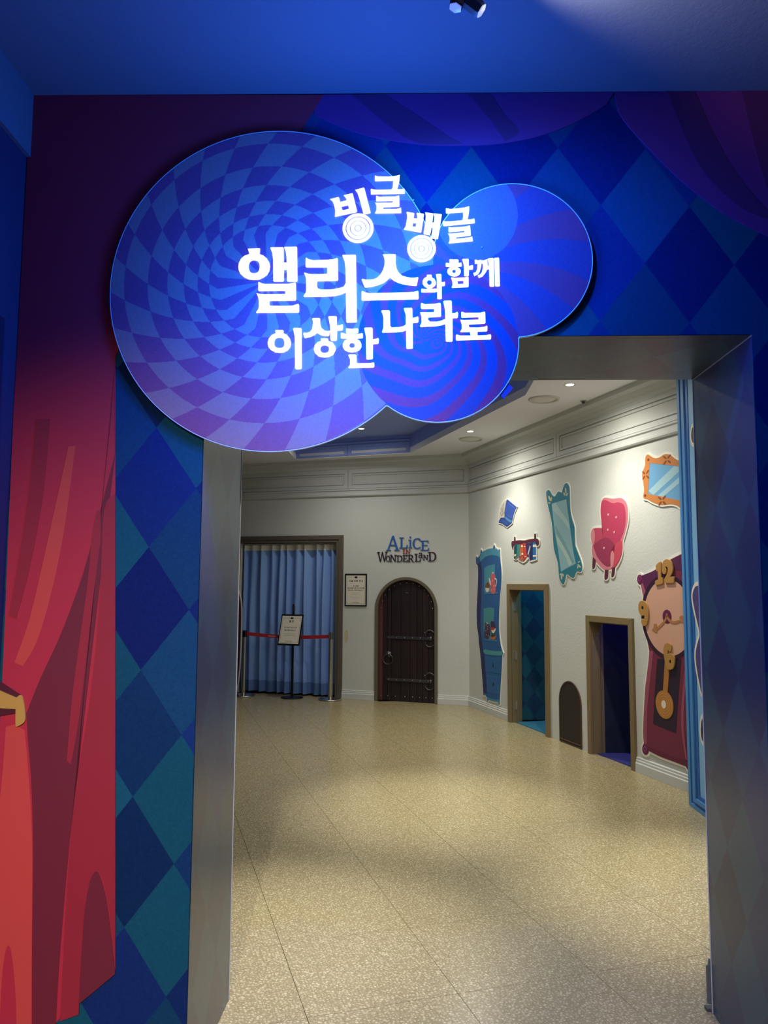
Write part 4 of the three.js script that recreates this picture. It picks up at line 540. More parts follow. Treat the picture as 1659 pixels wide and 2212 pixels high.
// ---------------------------------------------------------------- cut-out boards on the right wall
const WHITE = mat('#efebe0', 0.6), T0 = 0.009, LAYER = 0.0012;
const mid = (a, b) => [(a[0] + b[0]) / 2, (a[1] + b[1]) / 2];
function ellipseAt(c, a, b, n = 24) { return Array.from({ length: n }, (_, i) => { const t = i / n * Math.PI * 2; return [c[0] + (a[0] - c[0]) * Math.cos(t) + (b[0] - c[0]) * Math.sin(t), c[1] + (a[1] - c[1]) * Math.cos(t) + (b[1] - c[1]) * Math.sin(t)]; }); }
function stroke(pts, w) { const q = outline(pts.map((p, i) => i === 0 || i === pts.length - 1 ? [p[0], p[1]] : p), 4).slice(0, (pts.length - 1) * 4 + 1), L = [], R = []; q.forEach((p, i) => { const a = q[Math.max(0, i - 1)], b = q[Math.min(q.length - 1, i + 1)], l = Math.hypot(b[0] - a[0], b[1] - a[1]) || 1, nx = -(b[1] - a[1]) / l * w / 2, ny = (b[0] - a[0]) / l * w / 2; L.push([p[0] + nx, p[1] + ny]); R.unshift([p[0] - nx, p[1] - ny]); }); return [...L, ...R]; }

{ // crooked blue dresser
  const d = board('dresser_cutout', 'tall crooked blue dresser cut-out with crockery, on the right wall by the corner', 'wall cut-out', RIGHT, 0.72, 0.9);
  const body = outline([[0.26,1.979,1],[0.2787,1.991,1],[0.3214,1.968,1],[0.3828,2.003],[0.4073,2.027,1],[0.4139,2.063,1],[0.4321,2.073,1],[0.4675,2.042,1],[0.5447,2.056],[0.6612,2.074],[0.8029,2.076,1],[0.8112,2.105,1],[0.8282,2.116,1],[0.8512,2.102,1],[0.8639,2.071,1],[0.9187,2.059],[0.9618,2.038,1],[0.9729,2.054,1],[0.9965,2.049,1],[1.003,1.954],[1.018,1.874],[1.033,1.804],[1.038,1.712],[1.024,1.597],[1,1.504],[0.9825,1.411],[0.9643,1.295],[0.9543,1.161],[0.9538,1.079],[0.9702,0.975],[0.9987,0.8833],[1.036,0.8215],[1.063,0.7903,1],[1.042,0.7549,1],[1.038,0.721],[1.017,0.5642],[0.9898,0.4064],[0.9692,0.275],[0.9588,0.1654,1],[0.9343,0.1525,1],[0.913,0.1834,1],[0.7644,0.1731,1],[0.6269,0.1718,1],[0.607,0.1385,1],[0.585,0.1406,1],[0.5793,0.1943,1],[0.5234,0.223,1],[0.4967,0.2032,1],[0.4756,0.2111,1],[0.4624,0.3133],[0.4316,0.5],[0.3937,0.688],[0.3679,0.7904],[0.3415,0.8659,1],[0.35,0.8831,1],[0.329,0.9594],[0.2889,1.069],[0.2798,1.128],[0.2755,1.271],[0.2958,1.42],[0.3161,1.568],[0.3303,1.717],[0.3316,1.816],[0.314,1.871,1],[0.2676,1.897]]);
  sheet(d, 'backing_board', grow(body, 0.017), 0.0005, T0, WHITE);
  sheet(d, 'carcass', body, T0, T0 + LAYER, mat('#2b62a0', 0.6));
  const L = (name, pts, k, c, smooth = true) => sheet(d, name, smooth ? outline(pts) : hard(pts), T0 + LAYER, T0 + LAYER * (1 + k), mat(c, 0.6));
  L('side', [[0.3202,1.875,1],[0.4118,1.918,1],[0.4375,1.863],[0.4516,1.765],[0.4499,1.642],[0.4319,1.471],[0.4155,1.325],[0.4009,1.134],[0.4055,1.047],[0.4375,0.9114],[0.4826,0.7834],[0.5151,0.7262,1],[0.5391,0.5659],[0.5695,0.4075],[0.5865,0.2381,1],[0.488,0.2408,1],[0.4624,0.3133],[0.4316,0.5],[0.3937,0.688],[0.3679,0.7904],[0.3415,0.8659],[0.329,0.9594],[0.2889,1.069],[0.2798,1.128],[0.2755,1.271],[0.2958,1.42],[0.3161,1.568],[0.3303,1.717],[0.3316,1.816]], 0.6, '#2a2f66');
  L('pediment', [[0.394,1.933,1],[0.3828,1.998,1],[0.4734,2.039],[0.5447,2.055],[0.6612,2.073],[0.8029,2.075],[0.9186,2.058],[1.001,2.014,1],[0.998,1.954,1],[0.9388,1.97],[0.8292,1.985],[0.717,1.989],[0.6019,1.978],[0.4959,1.95],[0.4239,1.919,1]], 1, '#4d97b4');
  L('side_knob', [[0.2637,1.979,1],[0.2786,1.989,1],[0.3214,1.965,1],[0.3828,2,1],[0.4058,1.918,1],[0.3203,1.88,1],[0.2676,1.899]], 1, '#315c97');
  const n1 = L('shelf_recess', [[0.5272,1.827,1],[0.5999,1.848],[0.7149,1.865],[0.8494,1.871,1],[0.8505,1.807,1],[0.8436,1.666,1],[0.8485,1.506,1],[0.7089,1.5],[0.5305,1.502,1]], 1, '#4a95ab');
  const n2 = L('shelf_recess', [[0.5042,1.308,1],[0.5917,1.32],[0.6721,1.327],[0.8233,1.323,1],[0.8038,1.154,1],[0.7991,1.096,1],[0.8289,1.008,1],[0.8526,0.9354,1],[0.8894,0.9143,1],[0.5574,0.9036,1],[0.4996,1.025,1]], 1, '#4c949d');
  L('shelf_board', [[0.5308,1.519,1],[0.9308,1.526,1],[0.9304,1.505,1],[0.7763,1.496,1],[0.5595,1.489,1]], 1.6, '#3d78b2'); L('shelf_board', [[0.5445,0.9217,1],[0.8713,0.9393,1],[0.8956,0.9148,1],[0.564,0.9041,1]], 1.6, '#3f7fb0');
  L('counter', [[0.4959,0.779,1],[0.5425,0.7884],[0.7114,0.7906],[0.8997,0.7981],[1.04,0.8115,1],[1.057,0.7898],[1.042,0.7575,1],[0.8987,0.7446],[0.6849,0.7349],[0.5417,0.734,1],[0.4889,0.7566]], 1.6, '#4fa0a8');
  for (const [pts, hp] of [[[[0.5739,0.6909,1],[0.7734,0.7015,1],[1.002,0.7254,1],[0.9942,0.6392,1],[0.9741,0.5362,1],[0.7955,0.5241,1],[0.5908,0.5175,1],[0.579,0.597,1]], [[0.7726,0.6537,1],[0.7972,0.6245],[0.7904,0.5921,1],[0.7689,0.5872,1]]], [[[0.5967,0.4779,1],[0.7696,0.4817,1],[0.9612,0.4908,1],[0.9474,0.4011,1],[0.9366,0.2782,1],[0.766,0.2679,1],[0.6323,0.2657,1],[0.6079,0.3586,1]], [[0.7809,0.404,1],[0.8034,0.4041,1],[0.7926,0.3555,1],[0.7676,0.3628,1]]]]) {
    const w = L('drawer', pts, 1.5, '#3a78b4', false); const q = sub(d, w, 'drawer_front', grow(hard(pts), -0.008), T0 + LAYER * 2.5, T0 + LAYER * 3.1, mat('#2f68a6', 0.6)); sub(d, w, 'pull', hard(hp), T0 + LAYER * 3.1, T0 + LAYER * 4.5, mat('#16264f', 0.5));
  }
  L('foot_rail', [[0.5885,0.201,1],[0.7016,0.1957],[0.8273,0.2006],[0.9561,0.2165,1],[0.9551,0.1649,1],[0.9343,0.154,1],[0.9155,0.1848,1],[0.7644,0.1758],[0.6269,0.1734,1],[0.6057,0.1394,1],[0.585,0.1417,1]], 1.5, '#4a93b2');
  const pot = L('teapot', [[0.735,1.709],[0.7412,1.742],[0.7696,1.759],[0.8142,1.758],[0.8526,1.737],[0.8596,1.699,1],[0.8509,1.643],[0.8717,1.572],[0.8654,1.53],[0.8376,1.509],[0.7764,1.503],[0.7263,1.524],[0.7156,1.562],[0.7336,1.628]], 1.9, '#d4676c');
  sub(d, pot, 'spout', outline([[0.6724,1.702,1],[0.6952,1.7,1],[0.7283,1.647],[0.7276,1.607,1],[0.6996,1.623]]), T0 + LAYER * 2.9, T0 + LAYER * 3.7, mat('#ece6da', 0.5));
  sub(d, pot, 'handle', stroke([[0.8461,1.685],[0.8901,1.685],[0.9027,1.657],[0.8889,1.619],[0.8667,1.6]], 0.018), T0 + LAYER * 2.9, T0 + LAYER * 3.7, mat('#ece6da', 0.5));
  sub(d, pot, 'knob', ellipseAt(...[[0.7965,1.766],[0.8166,1.766],[0.7967,1.776]], 12), T0 + LAYER * 2.9, T0 + LAYER * 3.7, mat('#f1ece0', 0.5));
  for (const p of [[0.7848,1.666],[0.8226,1.6],[0.7605,1.552],[0.8329,1.558]]) sub(d, pot, 'petal', ellipseAt(p, [p[0] + 0.012, p[1]], [p[0], p[1] + 0.016], 10), T0 + LAYER * 2.9, T0 + LAYER * 3.4, mat('#e7a19a', 0.5));
  const cup = L('cup', [[0.5667,1.577,1],[0.6818,1.573,1],[0.6699,1.542],[0.6467,1.523],[0.5949,1.522],[0.572,1.546]], 1.9, '#e6dcc2'); sub(d, cup, 'lid', outline([[0.5553,1.594],[0.5791,1.628],[0.6314,1.645],[0.6942,1.638,1],[0.7051,1.609],[0.6648,1.58],[0.5957,1.577]]), T0 + LAYER * 2.9, T0 + LAYER * 3.4, mat('#7a5348', 0.5));
  const tall = L('canister', [[0.5478,1.137,1],[0.5939,1.134],[0.6783,1.119,1],[0.7095,1.065],[0.7021,0.9998],[0.6493,0.929,1],[0.5578,0.9253,1],[0.5189,0.9827],[0.5401,1.066]], 1.9, '#4a3350'); sub(d, tall, 'lid', hard([[0.5742,1.136,1],[0.6525,1.126,1],[0.6458,1.115,1],[0.5872,1.126,1]]), T0 + LAYER * 2.9, T0 + LAYER * 3.4, mat('#d9d4cc', 0.5));
  for (const p of [[0.5803,1.103],[0.6253,1.052],[0.5725,1.03],[0.65,0.9722],[0.598,0.9796],[0.6323,1.085]]) sub(d, tall, 'dot', ellipseAt(p, [p[0] + 0.009, p[1]], [p[0], p[1] + 0.008], 8), T0 + LAYER * 2.9, T0 + LAYER * 3.4, mat('#b9b0c4', 0.5));
  const jar = L('stacked_cups', [[0.7173,1.146],[0.7685,1.16],[0.8314,1.151],[0.8494,1.11,1],[0.8738,1.079],[0.8547,1.052,1],[0.8291,1.018,1],[0.8658,0.9785],[0.8339,0.934],[0.752,0.9309],[0.7144,0.9684,1],[0.7406,1.013,1],[0.7224,1.065,1]], 1.9, '#3c3458');
  sub(d, jar, 'red_cup', outline([[0.7288,1.071],[0.7673,1.087],[0.8365,1.083,1],[0.8235,1.055],[0.7412,1.048]]), T0 + LAYER * 2.9, T0 + LAYER * 3.4, mat('#b8383a', 0.5)); sub(d, jar, 'white_cup', outline([[0.7348,1.045,1],[0.8738,1.079,1],[0.8546,1.046],[0.8102,1.015],[0.7661,1.017]]), T0 + LAYER * 2.9, T0 + LAYER * 3.4, mat('#ece6d6', 0.5));
  sub(d, jar, 'green_cup', outline([[0.7406,1.013,1],[0.8351,1.003,1],[0.8285,0.9813],[0.7653,0.9665,1],[0.7338,0.9857]]), T0 + LAYER * 2.9, T0 + LAYER * 3.4, mat('#33543f', 0.5)); sub(d, jar, 'saucer', outline([[0.7144,0.9684,1],[0.7778,0.962],[0.866,0.9891,1],[0.8655,0.9626],[0.8151,0.9327],[0.7521,0.9362]]), T0 + LAYER * 2.9, T0 + LAYER * 3.4, mat('#cf6a3c', 0.5));
}
{ // flying open book
  const d = board('book_cutout', 'blue open book cut-out with fanned white pages, above the hanging shelf', 'wall cut-out', RIGHT, ...[[1.208,2.479]][0]);
  const body = outline([[1.216,2.656,1],[1.468,2.537,1],[1.407,2.478],[1.365,2.416],[1.341,2.359,1],[1.28,2.339],[1.2,2.319,1],[1.129,2.345],[1.052,2.372],[0.9729,2.387,1],[0.9883,2.416,1],[0.9758,2.438],[0.9826,2.481],[0.9972,2.523],[1.024,2.576],[1.061,2.605],[1.11,2.637]]);
  sheet(d, 'backing_board', grow(body, 0.012), 0.0005, T0, WHITE);
  sheet(d, 'pages', outline([[1.202,2.651,1],[1.11,2.637,1],[1.1,2.612,1],[1.061,2.605,1],[1.055,2.578,1],[1.024,2.572,1],[1.02,2.538,1],[0.9972,2.521,1],[0.9996,2.488,1],[0.9825,2.477,1],[0.9758,2.438,1],[1.033,2.444,1],[1.135,2.44,1],[1.161,2.547,1]]), T0, T0 + LAYER, mat('#cfc9bf', 0.7));
  for (const q of [[[1.115,2.623,1],[1.129,2.618,1],[1.141,2.485,1],[1.122,2.482,1]], [[1.061,2.595,1],[1.075,2.591,1],[1.116,2.461,1],[1.097,2.467,1]], [[1.028,2.563,1],[1.04,2.562,1],[1.092,2.463,1],[1.073,2.465,1]], [[1.005,2.514,1],[1.015,2.515,1],[1.063,2.457,1],[1.043,2.459,1]]]) sheet(d, 'page_fold', hard(q), T0 + LAYER, T0 + LAYER * 1.5, mat('#8d877e', 0.7));
  const c = sheet(d, 'front_cover', outline([[1.216,2.656,1],[1.468,2.537,1],[1.407,2.478],[1.365,2.416],[1.341,2.359,1],[1.244,2.392],[1.135,2.438,1],[1.151,2.526],[1.182,2.608]]), T0 + LAYER, T0 + LAYER * 2.2, mat('#2f4da0', 0.55));
  sub(d, c, 'cover_panel', hard([[1.234,2.618,1],[1.422,2.531,1],[1.366,2.478,1],[1.328,2.416,1],[1.188,2.466,1],[1.2,2.551,1]]), T0 + LAYER * 2.2, T0 + LAYER * 2.8, mat('#5f7cc0', 0.55)); sub(d, c, 'cover_inset', grow(hard([[1.234,2.618,1],[1.422,2.531,1],[1.366,2.478,1],[1.328,2.416,1],[1.188,2.466,1],[1.2,2.551,1]]), -0.006), T0 + LAYER * 2.8, T0 + LAYER * 3.3, mat('#3453a6', 0.55));
  sheet(d, 'spine', outline([[1.135,2.437,1],[1.179,2.447,1],[1.263,2.407],[1.346,2.384,1],[1.341,2.36,1],[1.281,2.368],[1.197,2.403]]), T0 + LAYER * 2.2, T0 + LAYER * 3, mat('#4d86b4', 0.55));
  sheet(d, 'back_cover', outline([[0.9729,2.387,1],[0.9883,2.416],[1.033,2.442,1],[1.135,2.437,1],[1.197,2.403],[1.281,2.368],[1.341,2.359,1],[1.28,2.339],[1.2,2.319,1],[1.129,2.345],[1.052,2.372]]), T0 + LAYER, T0 + LAYER * 2, mat('#26438f', 0.55));
  sheet(d, 'back_panel', outline([[1.003,2.397,1],[1.043,2.422,1],[1.12,2.414,1],[1.271,2.356,1],[1.195,2.334,1],[1.081,2.374]]), T0 + LAYER * 2, T0 + LAYER * 2.6, mat('#34549f', 0.55));
}
{ // hanging shelf of books
  const d = board('bookshelf_cutout', 'small hanging shelf cut-out with coloured books below a dark red bar, above the taller doorway', 'wall cut-out', RIGHT, ...[[1.667,2.039]][0]);
  sheet(d, 'backing_board', outline([[1.311,2.116],[1.332,2.144],[1.377,2.147,1],[1.379,2.195,1],[1.438,2.194,1],[1.443,2.147,1],[1.661,2.14],[1.771,2.148],[1.883,2.147,1],[1.889,2.207,1],[1.947,2.203,1],[1.95,2.147,1],[2,2.128],[2.016,2.101],[2.007,2.055],[1.973,2.04],[1.947,2.044,1],[1.947,1.895,1],[1.897,1.888],[1.814,1.877],[1.767,1.888,1],[1.753,1.921,1],[1.68,1.882],[1.607,1.866,1],[1.498,1.897,1],[1.476,1.912,1],[1.427,1.905,1],[1.366,1.919,1],[1.375,2.05,1],[1.33,2.056],[1.31,2.087]]), 0.0005, T0, WHITE);
  const L = (name, pts, k, c, smooth) => sheet(d, name, smooth ? outline(pts) : hard(pts), T0, T0 + LAYER * k, mat(c, 0.55));
  const b1 = L('book', [[1.39,2.096,1],[1.542,2.092,1],[1.534,1.943,1],[1.427,1.914,1],[1.377,1.932,1]], 1, '#1f4f58'); sub(d, b1, 'spine', hard([[1.471,2.088,1],[1.542,2.088,1],[1.533,1.951,1],[1.463,1.945,1]]), T0 + LAYER, T0 + LAYER * 1.6, mat('#3a8a83', 0.55)); sub(d, b1, 'label', hard([[1.392,1.978,1],[1.444,1.98,1],[1.441,1.956,1],[1.391,1.952,1]]), T0 + LAYER, T0 + LAYER * 1.6, mat('#ece5d6', 0.6)); sub(d, b1, 'page_edge', hard([[1.409,1.931,1],[1.526,1.964,1],[1.532,1.943,1],[1.429,1.914,1]]), T0 + LAYER, T0 + LAYER * 1.7, mat('#6f7f80', 0.6));
  const b2 = L('book', [[1.542,2.096,1],[1.629,2.098,1],[1.642,2,1],[1.63,1.924,1],[1.585,1.885,1],[1.498,1.912,1],[1.55,1.959,1]], 1, '#b8462f'); for (const q of [[[1.571,2.077,1],[1.616,2.077,1],[1.617,2.055,1],[1.572,2.055,1]], [[1.579,1.987,1],[1.624,1.987,1],[1.625,1.964,1],[1.58,1.963,1]]]) sub(d, b2, 'label', hard(q), T0 + LAYER, T0 + LAYER * 1.6, mat('#efe4d0', 0.6)); sub(d, b2, 'band', hard([[1.573,2.047,1],[1.62,2.047,1],[1.625,1.994,1],[1.579,1.993,1]]), T0 + LAYER, T0 + LAYER * 1.6, mat('#d96a35', 0.55)); sub(d, b2, 'page_edge', hard([[1.516,1.911,1],[1.595,1.941,1],[1.621,1.924,1],[1.581,1.887,1]]), T0 + LAYER, T0 + LAYER * 1.7, mat('#a2746a', 0.6));
  const b3 = L('book', [[1.631,2.098,1],[1.684,2.098,1],[1.7,1.998,1],[1.717,1.933,1],[1.655,1.895,1],[1.598,1.88,1],[1.631,1.928,1],[1.644,2,1]], 1, '#cf4238'); for (const q of [[[1.633,2.055,1],[1.655,2.069,1],[1.667,2.059,1],[1.68,2.06,1],[1.682,2.052,1]], [[1.649,1.94,1],[1.669,1.953,1],[1.682,1.942,1],[1.697,1.943,1],[1.697,1.936,1]]]) sub(d, b3, 'ornament', hard(q), T0 + LAYER, T0 + LAYER * 1.6, mat('#f1d9cf', 0.6)); sub(d, b3, 'page_edge', hard([[1.607,1.885,1],[1.638,1.916,1],[1.711,1.93,1],[1.653,1.896,1]]), T0 + LAYER, T0 + LAYER * 1.7, mat('#8a4a48', 0.6));
  const b4 = L('book', [[1.685,2.098,1],[1.822,2.095,1],[1.832,2.071,1],[1.753,1.928,1],[1.72,1.937,1],[1.702,1.997,1]], 1, '#3b2f66'); sub(d, b4, 'page_edge', hard([[1.788,2.067,1],[1.806,2.052,1],[1.754,1.958,1],[1.729,1.967,1]]), T0 + LAYER, T0 + LAYER * 1.7, mat('#d6cccf', 0.6));
  const b5 = L('book', [[1.825,2.095,1],[1.861,2.096,1],[1.854,1.902,1],[1.775,1.89,1],[1.768,1.936,1]], 1.2, '#2b2f66');
  const b6 = L('book', [[1.863,2.097,1],[1.935,2.097,1],[1.93,1.907,1],[1.855,1.897,1]], 1, '#2672b2'); for (const q of [[[1.862,2.071,1],[1.934,2.07,1],[1.933,2.041,1],[1.861,2.043,1]], [[1.859,1.952,1],[1.931,1.951,1],[1.93,1.933,1],[1.859,1.933,1]]]) sub(d, b6, 'band', hard(q), T0 + LAYER, T0 + LAYER * 1.6, mat('#efe8da', 0.6));
  L('shelf_bar', [[1.322,2.12],[1.341,2.137],[1.387,2.139],[1.53,2.139],[1.66,2.129],[1.771,2.136],[1.895,2.137],[1.96,2.134],[1.995,2.115],[2.002,2.082],[1.982,2.056],[1.954,2.057],[1.938,2.078],[1.931,2.099,1],[1.853,2.1],[1.685,2.101],[1.538,2.096],[1.404,2.102,1],[1.385,2.088],[1.371,2.059],[1.348,2.056],[1.326,2.078]], 2.4, '#5a2338', true);
  L('hanger', [[1.393,2.186,1],[1.427,2.185,1],[1.433,2.137,1],[1.392,2.137,1]], 2, '#43202c'); L('hanger', [[1.897,2.193,1],[1.935,2.19,1],[1.938,2.136,1],[1.897,2.136,1]], 2, '#43202c');
}
{ // teal mirror
  const d = board('tall_mirror_cutout', 'tall leaning teal framed mirror cut-out with pale leaf ornaments, on the right wall', 'wall cut-out', RIGHT, ...[[2.547,2.157]][0]);
  const body = outline([[2.184,2.611],[2.192,2.64],[2.232,2.651],[2.27,2.631],[2.312,2.588],[2.36,2.564],[2.398,2.581],[2.441,2.608],[2.478,2.602],[2.519,2.587,1],[2.546,2.639],[2.578,2.67],[2.614,2.678],[2.652,2.659],[2.674,2.614],[2.676,2.53],[2.677,2.441],[2.689,2.356],[2.721,2.281],[2.758,2.211],[2.761,2.144],[2.763,2.072],[2.771,2.016],[2.808,1.958],[2.857,1.885],[2.888,1.824],[2.889,1.779],[2.862,1.752],[2.796,1.76],[2.772,1.74],[2.743,1.705],[2.712,1.693],[2.663,1.706],[2.614,1.729],[2.584,1.727],[2.562,1.68],[2.536,1.636],[2.51,1.628],[2.47,1.649],[2.44,1.692],[2.429,1.75],[2.424,1.803],[2.408,1.867],[2.363,1.948],[2.335,2.009],[2.324,2.079],[2.316,2.161],[2.303,2.259],[2.278,2.343],[2.237,2.439],[2.206,2.525]], 4);
  const glass = outline([[2.304,2.493,1],[2.609,2.508,1],[2.621,2.425],[2.652,2.297],[2.687,2.138],[2.73,1.956],[2.77,1.837,1],[2.627,1.804],[2.478,1.762,1],[2.46,1.834],[2.428,1.978],[2.379,2.13],[2.35,2.24],[2.322,2.377]], 4);
  sheet(d, 'backing_board', grow(body, 0.013), 0.0005, T0, WHITE);
  sheet(d, 'frame', body, T0, T0 + LAYER * 2, mat('#2f7f96', 0.55), [grow(glass, 0.004)]);
  const g = sheet(d, 'glass', grow(glass, 0.004), T0, T0 + LAYER, mat('#94bcc6', 0.5));
  for (const [q, c] of [[[[2.318,2.421,1],[2.309,2.485,1],[2.385,2.491,1],[2.646,2.266,1],[2.664,2.187,1],[2.51,2.308,1]], '#b0cdd0'], [[[2.367,2.249,1],[2.388,2.248,1],[2.564,2.067,1],[2.742,1.858,1],[2.707,1.833,1],[2.64,1.918,1],[2.381,2.184,1]], '#7fa9b2'], [[[2.38,2.151,1],[2.553,2.02,1],[2.702,1.834,1],[2.637,1.812,1],[2.58,1.904,1],[2.419,2.053,1]], '#b5cfcb']]) sub(d, g, 'gleam', hard(q), T0 + LAYER, T0 + LAYER * 1.5, mat(c, 0.5));
  for (const q of [[[2.26,2.555],[2.283,2.523],[2.24,2.552]], [[2.298,2.544],[2.292,2.522],[2.31,2.542]], [[2.252,2.506],[2.277,2.501],[2.252,2.497]], [[2.602,2.602],[2.598,2.631],[2.616,2.601]], [[2.572,2.57],[2.562,2.589],[2.586,2.571]], [[2.624,2.558],[2.61,2.542],[2.638,2.554]], [[2.837,1.851],[2.856,1.857],[2.842,1.845]], [[2.839,1.81],[2.866,1.792],[2.852,1.814]], [[2.813,1.797],[2.812,1.783],[2.822,1.797]], [[2.468,1.732],[2.451,1.726],[2.476,1.727]], [[2.49,1.708],[2.489,1.673],[2.506,1.709]], [[2.523,1.72],[2.535,1.704],[2.531,1.723]]]) sheet(d, 'leaf', ellipseAt(...q, 14), T0 + LAYER * 2, T0 + LAYER * 3, mat('#cbc7ae', 0.55));
}
{ // pink wing chair
  const d = board('armchair_cutout', 'pink buttoned wing armchair cut-out, on the right wall above the smaller doorway', 'wall cut-out', RIGHT, ...[[3.377,2.065]][0]);
  const body = outline([[3.241,2.359],[3.265,2.429],[3.32,2.451],[3.443,2.428],[3.562,2.423],[3.627,2.399],[3.671,2.348],[3.683,2.27],[3.671,2.184],[3.632,2.099],[3.593,2.029,1],[3.587,2],[3.579,1.928],[3.548,1.861],[3.496,1.803],[3.466,1.782,1],[3.45,1.721],[3.423,1.696],[3.4,1.7],[3.395,1.721,1],[3.409,1.764,1],[3.383,1.766],[3.353,1.76,1],[3.345,1.697],[3.318,1.675],[3.283,1.679],[3.279,1.707,1],[3.291,1.76,1],[3.242,1.783],[3.188,1.815],[3.138,1.85,1],[3.129,1.801],[3.104,1.779],[3.076,1.786],[3.073,1.812,1],[3.091,1.893,1],[3.075,1.926],[3.074,1.999,1],[3.084,2.019,1],[3.063,2.062],[3.062,2.125],[3.08,2.162],[3.127,2.172],[3.247,2.168],[3.277,2.152,1],[3.261,2.204],[3.242,2.277]], 4);
  sheet(d, 'backing_board', grow(body, 0.014), 0.0005, T0, WHITE);
  const L = (name, pts, z0, z1, c) => sheet(d, name, outline(pts, 4), T0 + LAYER * z0, T0 + LAYER * z1, mat(c, 0.6));
  for (const q of [[[3.087,1.895,1],[3.142,1.862,1],[3.129,1.801],[3.104,1.779],[3.076,1.786]], [[3.292,1.768,1],[3.353,1.764,1],[3.345,1.697],[3.318,1.675],[3.283,1.679]], [[3.411,1.77,1],[3.466,1.794,1],[3.45,1.721],[3.423,1.696],[3.396,1.702]]]) L('leg', q, 0, 1, '#5a2a3c');
  L('frame', [[3.241,2.359],[3.265,2.429],[3.32,2.451],[3.443,2.428],[3.562,2.423],[3.627,2.399],[3.671,2.348],[3.683,2.27],[3.671,2.184],[3.632,2.099],[3.593,2.029,1],[3.587,2],[3.579,1.928],[3.548,1.861],[3.496,1.803],[3.452,1.78],[3.383,1.766],[3.295,1.762],[3.242,1.783],[3.188,1.815],[3.107,1.873],[3.075,1.926],[3.074,1.999,1],[3.142,2.058,1],[3.276,2.122,1],[3.261,2.204],[3.242,2.277]], 0, 1, '#d67f8e');
  const b = L('backrest', [[3.248,2.358],[3.274,2.423],[3.337,2.425],[3.441,2.388],[3.543,2.384],[3.617,2.357],[3.643,2.302],[3.645,2.224],[3.625,2.139],[3.572,2.054],[3.546,2.031,1],[3.469,1.996,1],[3.394,2.051],[3.306,2.069],[3.273,2.051,1],[3.259,2.153],[3.25,2.256]], 1, 2, '#bf3f62');
  L('arm', [[3.101,2.168],[3.256,2.164],[3.276,2.137],[3.267,2.066,1],[3.215,2.049],[3.112,2.007,1],[3.071,2.062],[3.065,2.114]], 1, 2, '#c24a68'); L('arm_front', [[3.099,2.166],[3.13,2.131],[3.131,2.058],[3.103,2.001,1],[3.071,2.056],[3.065,2.124]], 2, 3, '#d98a92');
  const s = L('seat', [[3.105,2.008,1],[3.215,2.052],[3.306,2.068],[3.394,2.048],[3.472,1.994,1],[3.455,1.932],[3.425,1.864],[3.393,1.806,1],[3.332,1.799],[3.244,1.839],[3.155,1.913]], 2, 3, '#a0365a');
  L('arm', [[3.563,2.03],[3.588,2],[3.579,1.928],[3.543,1.861],[3.461,1.786,1],[3.409,1.78,1],[3.407,1.934],[3.469,1.996]], 2, 3, '#cf4a63'); L('arm_front', [[3.428,1.94],[3.452,1.908],[3.452,1.859],[3.429,1.795],[3.397,1.778,1],[3.393,1.855],[3.404,1.914]], 3, 4, '#dd9094');
  for (const p of [[3.371,2.284],[3.499,2.248],[3.358,2.141],[3.462,2.112]]) sub(d, b, 'button', ellipseAt(p, [p[0] + 0.012, p[1]], [p[0], p[1] + 0.011], 12), T0 + LAYER * 2, T0 + LAYER * 3.5, mat('#eab4ba', 0.5));
  for (const p of [[3.29,1.971]]) sub(d, s, 'button', ellipseAt(p, [p[0] + 0.012, p[1]], [p[0], p[1] + 0.011], 12), T0 + LAYER * 3, T0 + LAYER * 4.5, mat('#eab4ba', 0.5));
}
